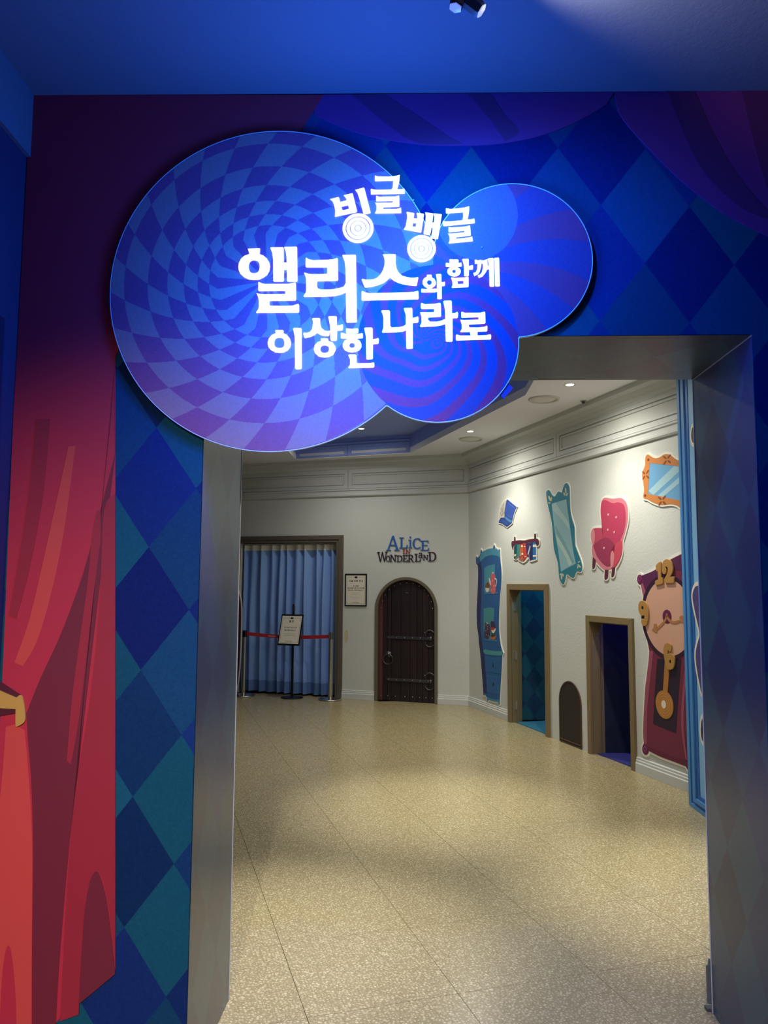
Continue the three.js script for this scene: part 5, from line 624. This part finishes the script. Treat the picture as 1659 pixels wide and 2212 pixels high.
{ // orange mirror
  const d = board('wide_mirror_cutout', 'wide orange framed mirror cut-out with pale blue glass, above the plum clock', 'wall cut-out', RIGHT, ...[[4.236,2.508]][0]);
  const body = outline([[3.956,2.723],[3.972,2.754],[4.003,2.757],[4.053,2.727],[4.103,2.709],[4.161,2.709],[4.204,2.722],[4.253,2.721],[4.307,2.699],[4.353,2.666],[4.412,2.641],[4.483,2.633],[4.528,2.639],[4.565,2.611],[4.555,2.536],[4.565,2.423],[4.543,2.34],[4.554,2.245],[4.515,2.219],[4.451,2.227],[4.407,2.248],[4.349,2.281],[4.268,2.297],[4.157,2.301],[4.044,2.335],[3.971,2.369],[3.929,2.379],[3.912,2.4],[3.93,2.454],[3.915,2.541],[3.905,2.594],[3.93,2.638],[3.954,2.676]], 4);
  const glass = hard([[4.019,2.68,1],[4.2,2.64,1],[4.413,2.594,1],[4.509,2.575,1],[4.495,2.29,1],[4.41,2.311,1],[4.188,2.364,1],[3.982,2.414,1]]);
  sheet(d, 'backing_board', grow(body, 0.016), 0.0005, T0, WHITE);
  sheet(d, 'frame', body, T0, T0 + LAYER * 2, mat('#c98045', 0.55), [glass]);
  const g = sheet(d, 'glass', glass, T0, T0 + LAYER, mat('#6ea6d2', 0.5));
  for (const q of [[[3.989,2.438,1],[4.337,2.606,1],[4.468,2.581,1],[4.061,2.395,1]], [[4.118,2.383,1],[4.439,2.522,1],[4.504,2.538,1],[4.503,2.5,1],[4.188,2.365,1]]]) sub(d, g, 'gleam', hard(q), T0 + LAYER, T0 + LAYER * 1.6, mat('#a3c6d6', 0.5));
  for (const p of [[4.253,2.674],[3.958,2.585],[4.173,2.336]]) for (const [sx, sy] of [[1, 1], [-1, 1], [1, -1], [-1, -1]]) sheet(d, 'petal', ellipseAt([p[0] + sx * 0.028, p[1] + sy * 0.022], [p[0] + sx * 0.050, p[1] + sy * 0.036], [p[0] + sx * 0.033, p[1] + sy * 0.014], 10), T0 + LAYER * 2, T0 + LAYER * 2.7, mat('#8a4a26', 0.55));
  for (const p of [[4.001,2.711],[3.944,2.403]]) sheet(d, 'dot', ellipseAt(p, [p[0] + 0.014, p[1]], [p[0], p[1] + 0.012], 12), T0 + LAYER * 2, T0 + LAYER * 2.7, mat('#6e3a20', 0.55));
}
{ // crooked grandfather clock with raised numbers
  const d = board('clock_cutout', 'crooked plum grandfather clock cut-out with raised golden numbers and pendulum', 'clock', RIGHT, 4.25, 1.0);
  const hub = [[4.201,1.362]][0], r = 0.352;
  const body = outline([[3.846,1.625,1],[3.82,1.632],[3.801,1.66],[3.806,1.699],[3.836,1.715],[3.86,1.704],[3.868,1.693,1],[4.016,1.741],[4.109,1.774],[4.245,1.83],[4.407,1.878],[4.5,1.902,1],[4.513,1.698,1],[4.441,0.1828,1],[4.404,0.1643],[4.372,0.1921,1],[4.229,0.1942],[4.064,0.1971],[3.898,0.2129,1],[3.889,0.187],[3.848,0.1677],[3.812,0.1875],[3.81,0.2255],[3.834,0.263,1],[3.827,0.3603],[3.851,0.5842],[3.876,0.753],[3.915,0.9008],[3.943,1.058,1],[3.894,1.254],[3.88,1.507,1],[3.859,1.581]], 4);
  const dial = circle(hub[0], hub[1], r, r, 56);
  const back = grow(body, 0.018), left = circle(hub[0], hub[1], r + 0.018, r + 0.018, 40, Math.PI * 0.62, Math.PI * 1.3);
  sheet(d, 'backing_board', back, 0.0005, T0, WHITE); sheet(d, 'backing_board', left, 0.0006, T0 - 0.0002, WHITE);
  const L = (name, pts, z0, z1, c, smooth = true) => sheet(d, name, smooth ? outline(pts, 4) : hard(pts), T0 + LAYER * z0, T0 + LAYER * z1, mat(c, 0.58));
  sheet(d, 'case', body, T0, T0 + LAYER, mat('#7a2c48', 0.58));
  L('hood', [[3.86,1.704,1],[4.016,1.74],[4.109,1.773],[4.245,1.828,1],[4.5,1.9,1],[4.507,1.574,1],[4.493,1.739,1],[4.242,1.752,1],[4.052,1.683,1],[3.915,1.581,1],[3.885,1.645,1]], 1, 2, '#5c2350');
  for (const c of [[[3.832,1.672],[3.864,1.672],[3.833,1.715]][0], [[3.85,0.2116]][0]]) { const s = sheet(d, 'scroll', circle(c[0], c[1], 0.036, 0.04, 20), T0 + LAYER, T0 + LAYER * 2.5, mat('#6b2158', 0.55)); sub(d, s, 'scroll_line', stroke(Array.from({ length: 8 }, (_, k) => [c[0] + Math.cos(k * 0.9) * (0.028 - k * 0.0028), c[1] + Math.sin(k * 0.9) * (0.03 - k * 0.003)]), 0.004), T0 + LAYER * 2.5, T0 + LAYER * 3, mat('#b06a9a', 0.55)); }
  L('side_stripe', [[3.952,1.058,1],[4,1.062,1],[3.941,0.794],[3.894,0.5361],[3.877,0.2606,1],[3.834,0.263,1],[3.843,0.4729],[3.885,0.7761]], 1, 2, '#a0516a'); L('side_stripe', [[4.41,1.015,1],[4.428,1.017,1],[4.401,0.8198],[4.368,0.6112],[4.369,0.4084],[4.405,0.1946,1],[4.384,0.1999,1],[4.337,0.4532],[4.346,0.659]], 1, 2, '#a0516a');
  L('plinth_rail', [[3.846,0.249,1],[3.9,0.2489,1],[4.065,0.2397],[4.231,0.2358],[4.405,0.2445,1],[4.402,0.1889,1],[4.229,0.1942],[4.064,0.1971],[3.898,0.2129,1]], 1, 2, '#6b2340'); L('side_strip', [[3.849,1.63,1],[3.877,1.64,1],[3.918,1.557,1],[3.888,1.507,1]], 2, 3, '#a85a78');
  const win = L('pendulum_window', [[4.05,1.002,1],[4.36,1.031,1],[4.316,0.7574,1],[4.275,0.4934,1],[4.266,0.4268,1],[4.141,0.4365,1],[3.971,0.4511,1],[4.003,0.7151,1]], 1, 2, '#2b1c34', false);
  const rodp = sub(d, win, 'pendulum_rod', outline([[4.153,0.99,1],[4.22,1.002,1],[4.174,0.7224,1],[4.114,0.7194,1]]), T0 + LAYER * 2, T0 + LAYER * 4, mat('#b87a3e', 0.5));
  const bc = [[4.133,0.6353]][0], bob = sub(d, win, 'pendulum_bob', circle(bc[0], bc[1], 0.115, 0.115, 36), T0 + LAYER * 2.5, T0 + LAYER * 5, mat('#bd8040', 0.5));
  for (const k of [0.095, 0.072, 0.05]) sub(d, bob === bob ? win : bob, 'bob_groove', circle(bc[0], bc[1], k, k, 30), T0 + LAYER * 5, T0 + LAYER * 5.5, mat('#d29a55', 0.5), [circle(bc[0], bc[1], k - 0.005, k - 0.005, 30)]);
  sub(d, win, 'bob_centre', circle(bc[0] - 0.008, bc[1], 0.03, 0.034, 20), T0 + LAYER * 5, T0 + LAYER * 6, mat('#ece4d8', 0.5));
  sheet(d, 'dial_rim', dial, T0 + LAYER * 2, T0 + LAYER * 4, mat('#341a36', 0.55)); sheet(d, 'dial', circle(hub[0] + 0.006, hub[1] - 0.004, r - 0.036, r - 0.036, 56), T0 + LAYER * 4, T0 + LAYER * 5, mat('#dba892', 0.6));
  sheet(d, 'hub', circle(hub[0], hub[1], 0.058, 0.058, 28), T0 + LAYER * 5, T0 + LAYER * 6, mat('#6b2450', 0.55));
  const gold = mat('#b87f4e', 0.5), z2 = T0 + LAYER * 6;
  const hand = sheet(d, 'hand', stroke([[4.196,1.378],[4.183,1.338],[4.126,1.29],[4.064,1.259]], 0.022), z2, z2 + 0.002, gold); sub(d, hand, 'arrow_head', hard([[4.024,1.294,1],[4.062,1.296,1],[4.065,1.268,1],[4.07,1.226,1],[4.051,1.222,1],[3.996,1.243,1],[4.018,1.256,1]]), z2, z2 + 0.002, gold);
  const hand2 = sheet(d, 'hand', stroke([[4.207,1.378],[4.223,1.339],[4.287,1.318],[4.358,1.341]], 0.022), z2, z2 + 0.002, gold); sub(d, hand2, 'arrow_head', hard([[4.359,1.369,1],[4.398,1.381,1],[4.434,1.354,1],[4.399,1.321,1],[4.358,1.327,1],[4.365,1.346,1]]), z2, z2 + 0.002, gold);
  const num = (pts, holes = []) => { const zb = T0 + LAYER * 5, [u, v] = d.userData.shift, s = (q) => q.map((p) => [p[0] - u, p[1] - v]); add('number', slab(s(outline(pts, 4)), zb, zb + 0.013, holes.map((h) => s(h)), 0.002), mat('#b98a4c', 0.5), d); };
  num([[4.091,1.791],[4.119,1.812],[4.149,1.82,1],[4.155,1.811,1],[4.152,1.688,1],[4.171,1.685,1],[4.175,1.642,1],[4.163,1.633,1],[4.08,1.62,1],[4.069,1.63,1],[4.068,1.654,1],[4.078,1.661,1],[4.112,1.673,1],[4.108,1.74,1],[4.09,1.741,1],[4.085,1.774]]);
  num([[4.166,1.787],[4.179,1.815],[4.209,1.835],[4.238,1.839],[4.274,1.827],[4.298,1.798],[4.306,1.761],[4.295,1.724],[4.268,1.692,1],[4.311,1.695,1],[4.319,1.686,1],[4.316,1.647,1],[4.305,1.64,1],[4.208,1.639,1],[4.197,1.647,1],[4.194,1.673],[4.225,1.71],[4.243,1.743],[4.239,1.766],[4.225,1.776],[4.21,1.771,1],[4.223,1.748],[4.211,1.72],[4.192,1.713],[4.171,1.725],[4.163,1.758]]);
  num([[3.829,1.447],[3.846,1.477],[3.887,1.488],[3.93,1.476],[3.956,1.441],[3.968,1.388],[3.96,1.335],[3.938,1.285],[3.902,1.269],[3.87,1.282],[3.863,1.311],[3.876,1.331],[3.908,1.325,1],[3.913,1.347,1],[3.906,1.361,1],[3.865,1.357],[3.838,1.383],[3.826,1.417]], [ellipseAt(...[[3.884,1.423],[3.899,1.423],[3.885,1.441]], 14)]);
  num([[4.156,1.063],[4.158,1.101],[4.178,1.135],[4.218,1.149],[4.254,1.138],[4.26,1.109],[4.248,1.083],[4.233,1.079],[4.214,1.094,1],[4.209,1.059,1],[4.24,1.064],[4.275,1.058],[4.294,1.03],[4.293,0.9933],[4.274,0.9504],[4.234,0.9301],[4.198,0.9378],[4.178,0.9726],[4.165,1.018]], [ellipseAt(...[[4.238,0.997],[4.251,0.9982],[4.239,1.013]], 14)]);
}
// purple boards on the near wall, mostly hidden by the right jamb
for (const [label, pts, v, extra] of [
  ['wavy purple cut-out with two bulges beside the right jamb, on the light blue panel', [[0.5331,1.621,1],[0.3039,1.62],[0.2374,1.604],[0.1967,1.559],[0.1994,1.502],[0.2489,1.391],[0.2925,1.309],[0.3002,1.259,1],[0.2355,1.171],[0.2151,1.099],[0.2325,1.018],[0.2722,0.9212],[0.3178,0.85],[0.4673,0.8316,1]], 1.4],
  ['low dark purple cut-out edge beside the right jamb, on the light blue panel', [[0.458,0.7203,1],[0.3209,0.6925],[0.2763,0.6305],[0.2725,0.5575],[0.3131,0.516],[0.4406,0.5111,1]], 0.7],
  ['small dark plum cut-out edge high on the light blue panel', [[0.5524,2.74,1],[0.3198,2.781],[0.2734,2.756],[0.2689,2.701],[0.3184,2.658],[0.5416,2.61,1]], 2.7]]) {
  const d = board('purple_cutout', label, 'wall cut-out', NEAR, 0.6, v), body = outline(pts);
  sheet(d, 'backing_board', grow(body, 0.03), 0.0005, T0, WHITE); sheet(d, 'printed_shape', body, T0, T0 + LAYER * 2, mat(v > 2 ? '#4a2a3c' : v > 1 ? '#4b4384' : '#3a2438', 0.6));
}
{ // tall plum board left of the curtain, almost hidden behind the left jamb
  const f = frame([BACK.o.x + BACK.z.x * 0.12, 0, BACK.o.z + BACK.z.z * 0.12], BACK.yaw), d = board('plum_cutout', 'narrow plum cut-out edge showing between the left jamb and the blue curtain', 'wall cut-out', f, -3.55, 0.0);
  const body = [[-3.60, 0.012, 1], [-3.46, 0.012, 1], [-3.43, 0.15], [-3.405, 0.45], [-3.395, 0.9], [-3.40, 1.25], [-3.425, 1.42], [-3.46, 1.50, 1], [-3.60, 1.52, 1]];
  sheet(d, 'backing_board', grow(outline(body), 0.012), -0.02, 0, WHITE); sheet(d, 'printed_shape', outline(body), 0, 0.003, mat('#4a2238', 0.6));
}

// ---------------------------------------------------------------- Korean lettering for the notices, drawn stroke by stroke
const CHO = 'ㄱㄲㄴㄷㄸㄹㅁㅂㅃㅅㅆㅇㅈㅉㅊㅋㅌㅍㅎ', JUNG = 'ㅏㅐㅑㅒㅓㅔㅕㅖㅗㅘㅙㅚㅛㅜㅝㅞㅟㅠㅡㅢㅣ', JONG = ' ㄱㄲㄳㄴㄵㄶㄷㄹㄺㄻㄼㄽㄾㄿㅀㅁㅂㅄㅅㅆㅇㅈㅊㅋㅌㅍㅎ';
const CONS = { ㄱ: '0,0 1,0 .85,1', ㄴ: '0,0 0,1 1,1', ㄷ: '1,0 0,0 0,1 1,1', ㄹ: '0,0 1,0 1,.5 0,.5 0,1 1,1', ㅁ: '0,0 1,0 1,1 0,1 0,0', ㅂ: '0,0 0,1 1,1 1,0|0,.5 1,.5', ㅅ: '.5,0 .4,.4 0,1|.48,.35 1,1', ㅇ: 'o.5,.5,.5', ㅈ: '0,0 1,0|.5,0 .4,.45 0,1|.48,.4 1,1', ㅊ: '.35,-.15 .65,-.15|0,.15 1,.15|.5,.15 0,1|.48,.5 1,1', ㅋ: '0,0 1,0 .85,1|0,.45 .95,.45', ㅌ: '1,0 0,0 0,1 1,1|0,.5 1,.5', ㅍ: '0,0 1,0|.28,0 .28,1|.72,0 .72,1|0,1 1,1', ㅎ: '.3,-.1 .7,-.1|0,.18 1,.18|o.5,.66,.34' };
const VOW = { ㅏ: 'v.5,0 .5,1|v.5,.5 1,.5', ㅐ: 'v.3,0 .3,1|v.8,0 .8,1|v.3,.5 .8,.5', ㅑ: 'v.5,0 .5,1|v.5,.35 1,.35|v.5,.65 1,.65', ㅓ: 'v.7,0 .7,1|v.15,.5 .7,.5', ㅔ: 'v.4,0 .4,1|v.85,0 .85,1|v0,.5 .4,.5', ㅕ: 'v.7,0 .7,1|v.15,.35 .7,.35|v.15,.65 .7,.65', ㅖ: 'v.4,0 .4,1|v.85,0 .85,1|v0,.35 .4,.35|v0,.65 .4,.65', ㅣ: 'v.5,0 .5,1', ㅗ: 'h.5,.2 .5,.85|h0,.85 1,.85', ㅛ: 'h.33,.2 .33,.85|h.67,.2 .67,.85|h0,.85 1,.85', ㅜ: 'h0,.2 1,.2|h.5,.2 .5,.95', ㅠ: 'h0,.2 1,.2|h.33,.2 .33,.95|h.67,.2 .67,.95', ㅡ: 'h0,.5 1,.5' };
const COMPOUND = { ㅘ: 'ㅗㅏ', ㅙ: 'ㅗㅐ', ㅚ: 'ㅗㅣ', ㅝ: 'ㅜㅓ', ㅞ: 'ㅜㅔ', ㅟ: 'ㅜㅣ', ㅢ: 'ㅡㅣ', ㅒ: 'ㅐ' };
function hangul(ctx, text, cx, y, size, weight) {        // centred line, y is its middle
  ctx.lineWidth = size * weight; ctx.lineCap = 'square'; ctx.lineJoin = 'miter';
  const adv = (c) => c === ' ' ? size * 0.42 : /[.\-]/.test(c) ? size * 0.4 : size * 0.98, total = [...text].reduce((s, c) => s + adv(c), 0); let x = cx - total / 2;
  const path = (def, bx, by, bw, bh) => { for (const s of def.split('|')) { ctx.beginPath(); if (s[0] === 'o') { const [a, b, r] = s.slice(1).split(',').map(Number); ctx.ellipse(bx + a * bw, by + b * bh, r * bw * 0.96, r * bh, 0, 0, Math.PI * 2); } else s.replace(/^[vh]/, '').split(' ').forEach((p, i) => { const [a, b] = p.split(',').map(Number); i ? ctx.lineTo(bx + a * bw, by + b * bh) : ctx.moveTo(bx + a * bw, by + b * bh); }); ctx.stroke(); } };
  const cons = (c, bx, by, bw, bh) => { const d = 'ㄲㄸㅃㅆㅉ'.indexOf(c); if (d >= 0) { const s = 'ㄱㄷㅂㅅㅈ'[d]; path(CONS[s], bx, by, bw * 0.44, bh); path(CONS[s], bx + bw * 0.56, by, bw * 0.44, bh); } else if (CONS[c]) path(CONS[c], bx, by, bw, bh); };
  for (const c of text) {
    const k = c.charCodeAt(0) - 0xac00, s = size * 0.86, X = x + size * 0.06, Y = y - size * 0.43;
    if (k >= 0 && k < 11172) {
      const l = CHO[Math.floor(k / 588)], v = JUNG[Math.floor(k % 588 / 28)], t = JONG[k % 28], H = t === ' ' ? s : s * 0.58, vs = [...(COMPOUND[v] ?? v)], hz = vs.find((q) => 'ㅗㅛㅜㅠㅡ'.includes(q)), vt = vs.find((q) => !'ㅗㅛㅜㅠㅡ'.includes(q));
      const cw = vt ? s * 0.5 : s * 0.8, ch = hz ? H * 0.5 : H * 0.86;
      cons(l, X + (vt ? s * 0.04 : s * 0.1), Y + H * 0.06, cw, ch);
      if (hz) path(VOW[hz], X + s * 0.0, Y + H * 0.56, vt ? s * 0.66 : s, H * 0.4);
      if (vt) path(VOW[vt], X + s * 0.62, Y, s * 0.36, H);
      if (t !== ' ') cons(t, X + s * 0.16, Y + s * 0.68, s * 0.66, s * 0.3);
    } else if (c === '.') { ctx.fillRect(X + size * 0.08, Y + s * 0.88, size * 0.1, size * 0.1); } else if (c !== ' ') { ctx.font = `${size}px sans-serif`; ctx.textAlign = 'left'; ctx.textBaseline = 'middle'; ctx.fillText(c, X, y); }
    x += adv(c);
  }
}
function paper(w, h, lines) {
  const c = document.createElement('canvas'); c.width = w; c.height = h; const g = c.getContext('2d');
  g.fillStyle = '#e9e1d2'; g.fillRect(0, 0, w, h); g.strokeStyle = '#4a3f3a'; g.lineWidth = w * 0.008; g.strokeRect(w * 0.045, h * 0.085, w * 0.91, h * 0.875);
  g.fillStyle = '#17131c'; g.beginPath(); g.roundRect ? g.roundRect(w * 0.43, h * 0.05, w * 0.14, h * 0.065, w * 0.02) : g.rect(w * 0.43, h * 0.05, w * 0.14, h * 0.065); g.fill();
  for (const [t, y, size, weight, ink] of lines) { g.strokeStyle = g.fillStyle = ink; if (/[a-z]/.test(t)) { g.font = `${size * w}px sans-serif`; g.textAlign = 'center'; g.textBaseline = 'middle'; g.fillText(t, w / 2, y * h); } else hangul(g, t, w / 2, y * h, size * w, weight); }
  g.strokeStyle = '#4a3f3a'; g.lineWidth = w * 0.008; g.beginPath(); g.arc(w * 0.36, h * 0.915, w * 0.022, 0, 7); g.stroke(); g.strokeStyle = g.fillStyle = '#4a3f3a'; hangul(g, '시설안내실', w * 0.53, h * 0.915, w * 0.05, 0.1);
  const t = new THREE.CanvasTexture(c); t.colorSpace = THREE.SRGBColorSpace; return t;
}
const INK = '#1d1916', SOFT = '#5a5048';
{
  const d = board('wall_notice', 'black framed Korean facility notice on the back wall between curtained doorway and arched door', 'notice', BACK, -1.635, 1.53);
  const A = rect(-1.80, 1.30, -1.47, 1.76), I = rect(-1.784, 1.316, -1.486, 1.744);
  sheet(d, 'frame', A, 0, 0.016, BLACKMETAL, [I]);
  const p = add('paper', new THREE.PlaneGeometry(0.298, 0.428).translate(0, 0, 0.008), new THREE.MeshStandardMaterial({ map: paper(512, 736, [['시설 이용 안내', 0.2, 0.105, 0.13, INK], ['본 시설은', 0.37, 0.07, 0.12, INK], ['음식물을 다른 비치에 따름', 0.44, 0.07, 0.12, INK], ['제한으로 진행하였습니다.', 0.51, 0.07, 0.12, INK], ['This facility is operated with', 0.60, 0.036, 0.1, SOFT], ['limited use for all of our visitors.', 0.655, 0.036, 0.1, SOFT], ['Please ask the staff for more information', 0.74, 0.032, 0.1, SOFT], ['on the use of the rooms.', 0.785, 0.032, 0.1, SOFT]]), roughness: 0.6 }), d);
}
{ // stand with a tilted sign in front of the curtain
  const g = group('sign_stand', info('black pole sign stand with tilted white notice, between the two barrier posts', 'sign stand')); g.position.set(-1.29, 0, -11.04); g.rotation.y = BACK.yaw;
  add('base', lathe([[0, 0.001], [0.155, 0.001], [0.16, 0.008], [0.15, 0.014], [0.06, 0.024], [0.02, 0.03], [0, 0.03]], 48), BLACKMETAL, g);
  add('pole', rod([0, 0.028, 0], [0, 1.31, 0], 0.0165, 0.0165, 24), mat('#1b1e2a', 0.22, { metalness: 0.6 }), g);
  add('pole_cap', lathe([[0, 0.012], [0.012, 0.01], [0.0175, 0], [0, 0]], 20).translate(0, 1.31, 0), BLACKMETAL, g);
  const h = new THREE.Group(); h.name = 'notice_board'; h.position.set(0.0, 0.96, 0.085); h.rotation.x = -0.3; g.add(h);
  add('board_frame', slab(rect(-0.17, -0.225, 0.17, 0.225), -0.012, 0.008, [], 0.003), mat('#2b2a30', 0.3, { metalness: 0.6 }), h);
  add('paper', new THREE.PlaneGeometry(0.305, 0.40).translate(0, 0, 0.0085), new THREE.MeshStandardMaterial({ map: paper(480, 630, [['폐 문', 0.2, 0.1, 0.15, INK], ['본 시설의 운영 시간은', 0.42, 0.062, 0.12, INK], ['출입 제한되었습니다.', 0.52, 0.062, 0.12, INK], ['This area is closed at the moment', 0.65, 0.036, 0.1, SOFT], ['please wait until the next show opens.', 0.71, 0.036, 0.1, SOFT]]), roughness: 0.5 }), h);
  add('bracket', box(-0.02, 0.9, 0.012, 0.02, 0.98, 0.085, 0.004), BLACKMETAL, g);
}
{ // two barrier posts and the red belt between them
  const L = new THREE.Vector3(-2.01, 0, -11.205), Rr = new THREE.Vector3(-0.735, 0, -10.87);
  const belt = mat('#b3202f', 0.7, { bumpMap: WEAVE, bumpScale: 0.0004 });
  for (const [p, label, dark, other] of [[L, 'chrome barrier post with black head left of the tilted notice', true, Rr], [Rr, 'chrome barrier post with metal head right of the tilted notice', false, null]]) {
    const g = group('barrier_post', info(label, 'barrier post', undefined)); g.position.copy(p); g.rotation.y = BACK.yaw;
    add('base', lathe([[0, 0.001], [0.165, 0.001], [0.168, 0.012], [0.155, 0.02], [0.06, 0.034], [0.034, 0.045], [0, 0.045]], 48), CHROME, g);
    add('post', rod([0, 0.04, 0], [0, 0.86, 0], 0.0315, 0.0315, 28), CHROME, g);
    add('head', lathe([[0, 0.935], [0.03, 0.935], [0.0345, 0.93], [0.0345, 0.845], [0.0315, 0.84], [0, 0.84]], 28), dark ? mat('#17181d', 0.4) : mat('#6d6a66', 0.35, { metalness: 0.8 }), g);
    add('belt_slot', box(-0.022, 0.852, 0.02, 0.022, 0.922, 0.038, 0.003), dark ? BLACKMETAL : CHROME, g);
    if (other) {
      const d = other.clone().sub(p), len = d.length(), ang = Math.atan2(-d.z, d.x) - BACK.yaw, n = 24, geo = new ParametricGeometry((a, b, t) => { const s = a * (len - 0.07) + 0.035; t.set(Math.cos(ang) * s, 0.862 + b * 0.05 - 0.03 * Math.sin(a * Math.PI) + a * -0.012, -Math.sin(ang) * s - 0.045 * Math.sin(a * Math.PI)); }, n, 1);
      const bm = belt.clone(); bm.side = THREE.DoubleSide; const bl = add('belt', geo, bm, g);
      add('belt_print', new ParametricGeometry((a, b, t) => { const q = 0.255 + a * 0.09, s = q * (len - 0.07) + 0.035; t.set(Math.cos(ang) * s, 0.880 + b * 0.012 - 0.03 * Math.sin(q * Math.PI) + q * -0.012, -Math.sin(ang) * s - 0.045 * Math.sin(q * Math.PI) + 0.002); }, 6, 1), mat('#d9a9a2', 0.7, { side: THREE.DoubleSide }), bl);
    }
  }
}
{ // blue curtain hung on hooks in the cased doorway of the back wall
  const c = structure('door_5', { label: 'taupe cased doorway filled by the blue curtain' }); place(c, BACK, 0, 0);
  const wood = new THREE.MeshStandardMaterial({ color: 0x625a50, roughness: 0.6, bumpMap: WOODBUMP, bumpScale: 0.0005 }), uL = -3.60, uR = -1.83, top = 2.315, w = 0.105;
  for (const [n, pts] of [['casing_side', [[uL, 0.001], [uL + w, 0.001], [uL + w, top - w], [uL, top]]], ['casing_side', [[uR - w, 0.001], [uR, 0.001], [uR, top], [uR - w, top - w]]], ['casing_head', [[uL, top], [uL + w, top - w], [uR - w, top - w], [uR, top]]]]) { add(n, slab(pts, 0, 0.03, [], 0.003), wood, c); }
  const w2 = 0.05, b = [[uL + w2, uR - w2, top - w2]];
  for (const [a, e, t] of b) { add('casing_bead', slab([[a, 0.001], [a + 0.012, 0.001], [a + 0.012, t - 0.012], [e - 0.012, t - 0.012], [e - 0.012, 0.001], [e, 0.001], [e, t], [a, t]], 0.0302, 0.042, [], 0.002), wood, c); }
  add('jamb', box(uL + w - 0.02, 0.001, -0.12, uL + w, top - w, -0.001), wood, c); add('jamb', box(uR - w, 0.001, -0.12, uR - w + 0.02, top - w, -0.001), wood, c); add('head_lining', box(uL + w, top - w, -0.12, uR - w, top - w + 0.018, -0.001), wood, c);
  const g = group('curtain', info('blue pleated curtain with white top band in the cased doorway of the back wall', 'curtain')); place(g, BACK, -2.715, 0, -0.066);
  const half = 0.755, fold = (a) => { const x = a * 10.6, k = 0.046; return k * (Math.sin(x * 2 * Math.PI + 0.9 * Math.sin(x * 1.3) + 0.5 * Math.sin(x * 2.7)) + 0.3 * Math.sin(x * 0.9 * Math.PI + 1)); };
  const cloth = (v0, v1, off = 0, ease = 1) => { const q = new ParametricGeometry((a, b2, t) => { const y = v0 + (v1 - v0) * b2, u = -half + 2 * half * a, lower = 1 - (y / 2.2) * 0.25; t.set(u + 0.012 * Math.sin(a * 40 + y * 1.2), y + (v0 < 0.05 ? 0.004 * Math.sin(a * 60) * (1 - b2) : 0), off + fold(a + 0.004 * Math.sin(y * 1.7)) * lower * ease + 0.004 * Math.sin(y * 5 + a * 30)); }, 360, v1 - v0 > 1 ? 24 : 4); return q; };
  const two = (col, r) => new THREE.MeshStandardMaterial({ color: col, roughness: r, side: THREE.DoubleSide, bumpMap: WEAVE, bumpScale: 0.0003 });
  add('fabric', cloth(0.19, 2.105), two(0x84a8e6, 0.8), g); add('hem', cloth(0.028, 0.19), two(0x6284c0, 0.8), g); add('top_band', cloth(2.105, 2.185), two(0xece6d6, 0.8), g);
  add('track', box(-half - 0.0, 2.190, -0.012, half + 0.0, 2.204, 0.012, 0.003), mat('#c9c6c0', 0.5), g);
  for (let k = 0; k < 14; k++) add('hook', new THREE.TorusGeometry(0.007, 0.0018, 6, 12).translate(-half + 0.04 + k * (2 * half - 0.08) / 13, 2.186, 0), CHROME, g);
}
{ // coloured lettering above the arched door, every letter a raised piece
  const fonts = await new FontLoader().loadAsync('fonts/droid/droid_serif_regular.typeface.json');
  const d = board('wall_lettering', 'raised lettering in blue, red and plum above the arched door', 'lettering', BACK, -0.89, 2.15);
  const blue = mat('#2c66b4', 0.5), red = mat('#9a2c38', 0.5), plum = mat('#33233f', 0.5);
  for (const [ch, [a, b], m, tilt] of [
    ['A', [[-1.182,2.084],[-0.9848,2.295]], blue, 0], ['L', [[-0.9901,2.118],[-0.8692,2.27]], blue, 0], ['i', [[-0.8565,2.119],[-0.802,2.283]], blue, 0], ['C', [[-0.7942,2.108],[-0.6823,2.256]], blue, 0], ['E', [[-0.682,2.083],[-0.5586,2.222]], blue, 0],
    ['I', [[-0.9394,2.04],[-0.9053,2.102]], red, 0.03], ['N', [[-0.8965,2.04],[-0.8277,2.099]], red, -0.05],
    ['W', [[-1.318,1.93],[-1.163,2.072]], plum, 0.02], ['O', [[-1.184,1.933],[-1.125,2.015]], plum, 0], ['N', [[-1.128,1.929],[-1.03,2.027]], plum, -0.03], ['D', [[-1.029,1.929],[-0.9436,2.019]], plum, 0], ['E', [[-0.9414,1.932],[-0.8659,2.02]], plum, 0], ['R', [[-0.8668,1.926],[-0.7746,2.026]], plum, -0.04], ['L', [[-0.7664,1.931],[-0.6777,2.04]], plum, 0.02], ['a', [[-0.709,1.978],[-0.6487,2.054]], plum, 0], ['N', [[-0.6443,1.95],[-0.5675,2.023]], plum, -0.06], ['D', [[-0.5704,1.934],[-0.4568,2.064]], plum, 0.03]]) {
    const g = new TextGeometry(ch, { font: fonts, size: 1, depth: 0.012, curveSegments: 6 }); g.computeBoundingBox();
    const q = g.boundingBox, sx = (b[0] - a[0]) / (q.max.x - q.min.x), sy = (b[1] - a[1]) / (q.max.y - q.min.y);
    g.translate(-(q.min.x + q.max.x) / 2, -(q.min.y + q.max.y) / 2, 0); g.scale(sx, sy, 1); g.rotateZ(tilt);
    const l = add('letter', g, m, d); l.position.set((a[0] + b[0]) / 2 + 0.89, (a[1] + b[1]) / 2 - 2.15, 0.001);
  }
}

// ---------------------------------------------------------------- finish
for (const o of scene.children) { delete o.userData.shift; delete o.userData.at; siblings(o); }
renderer.render(scene, camera);
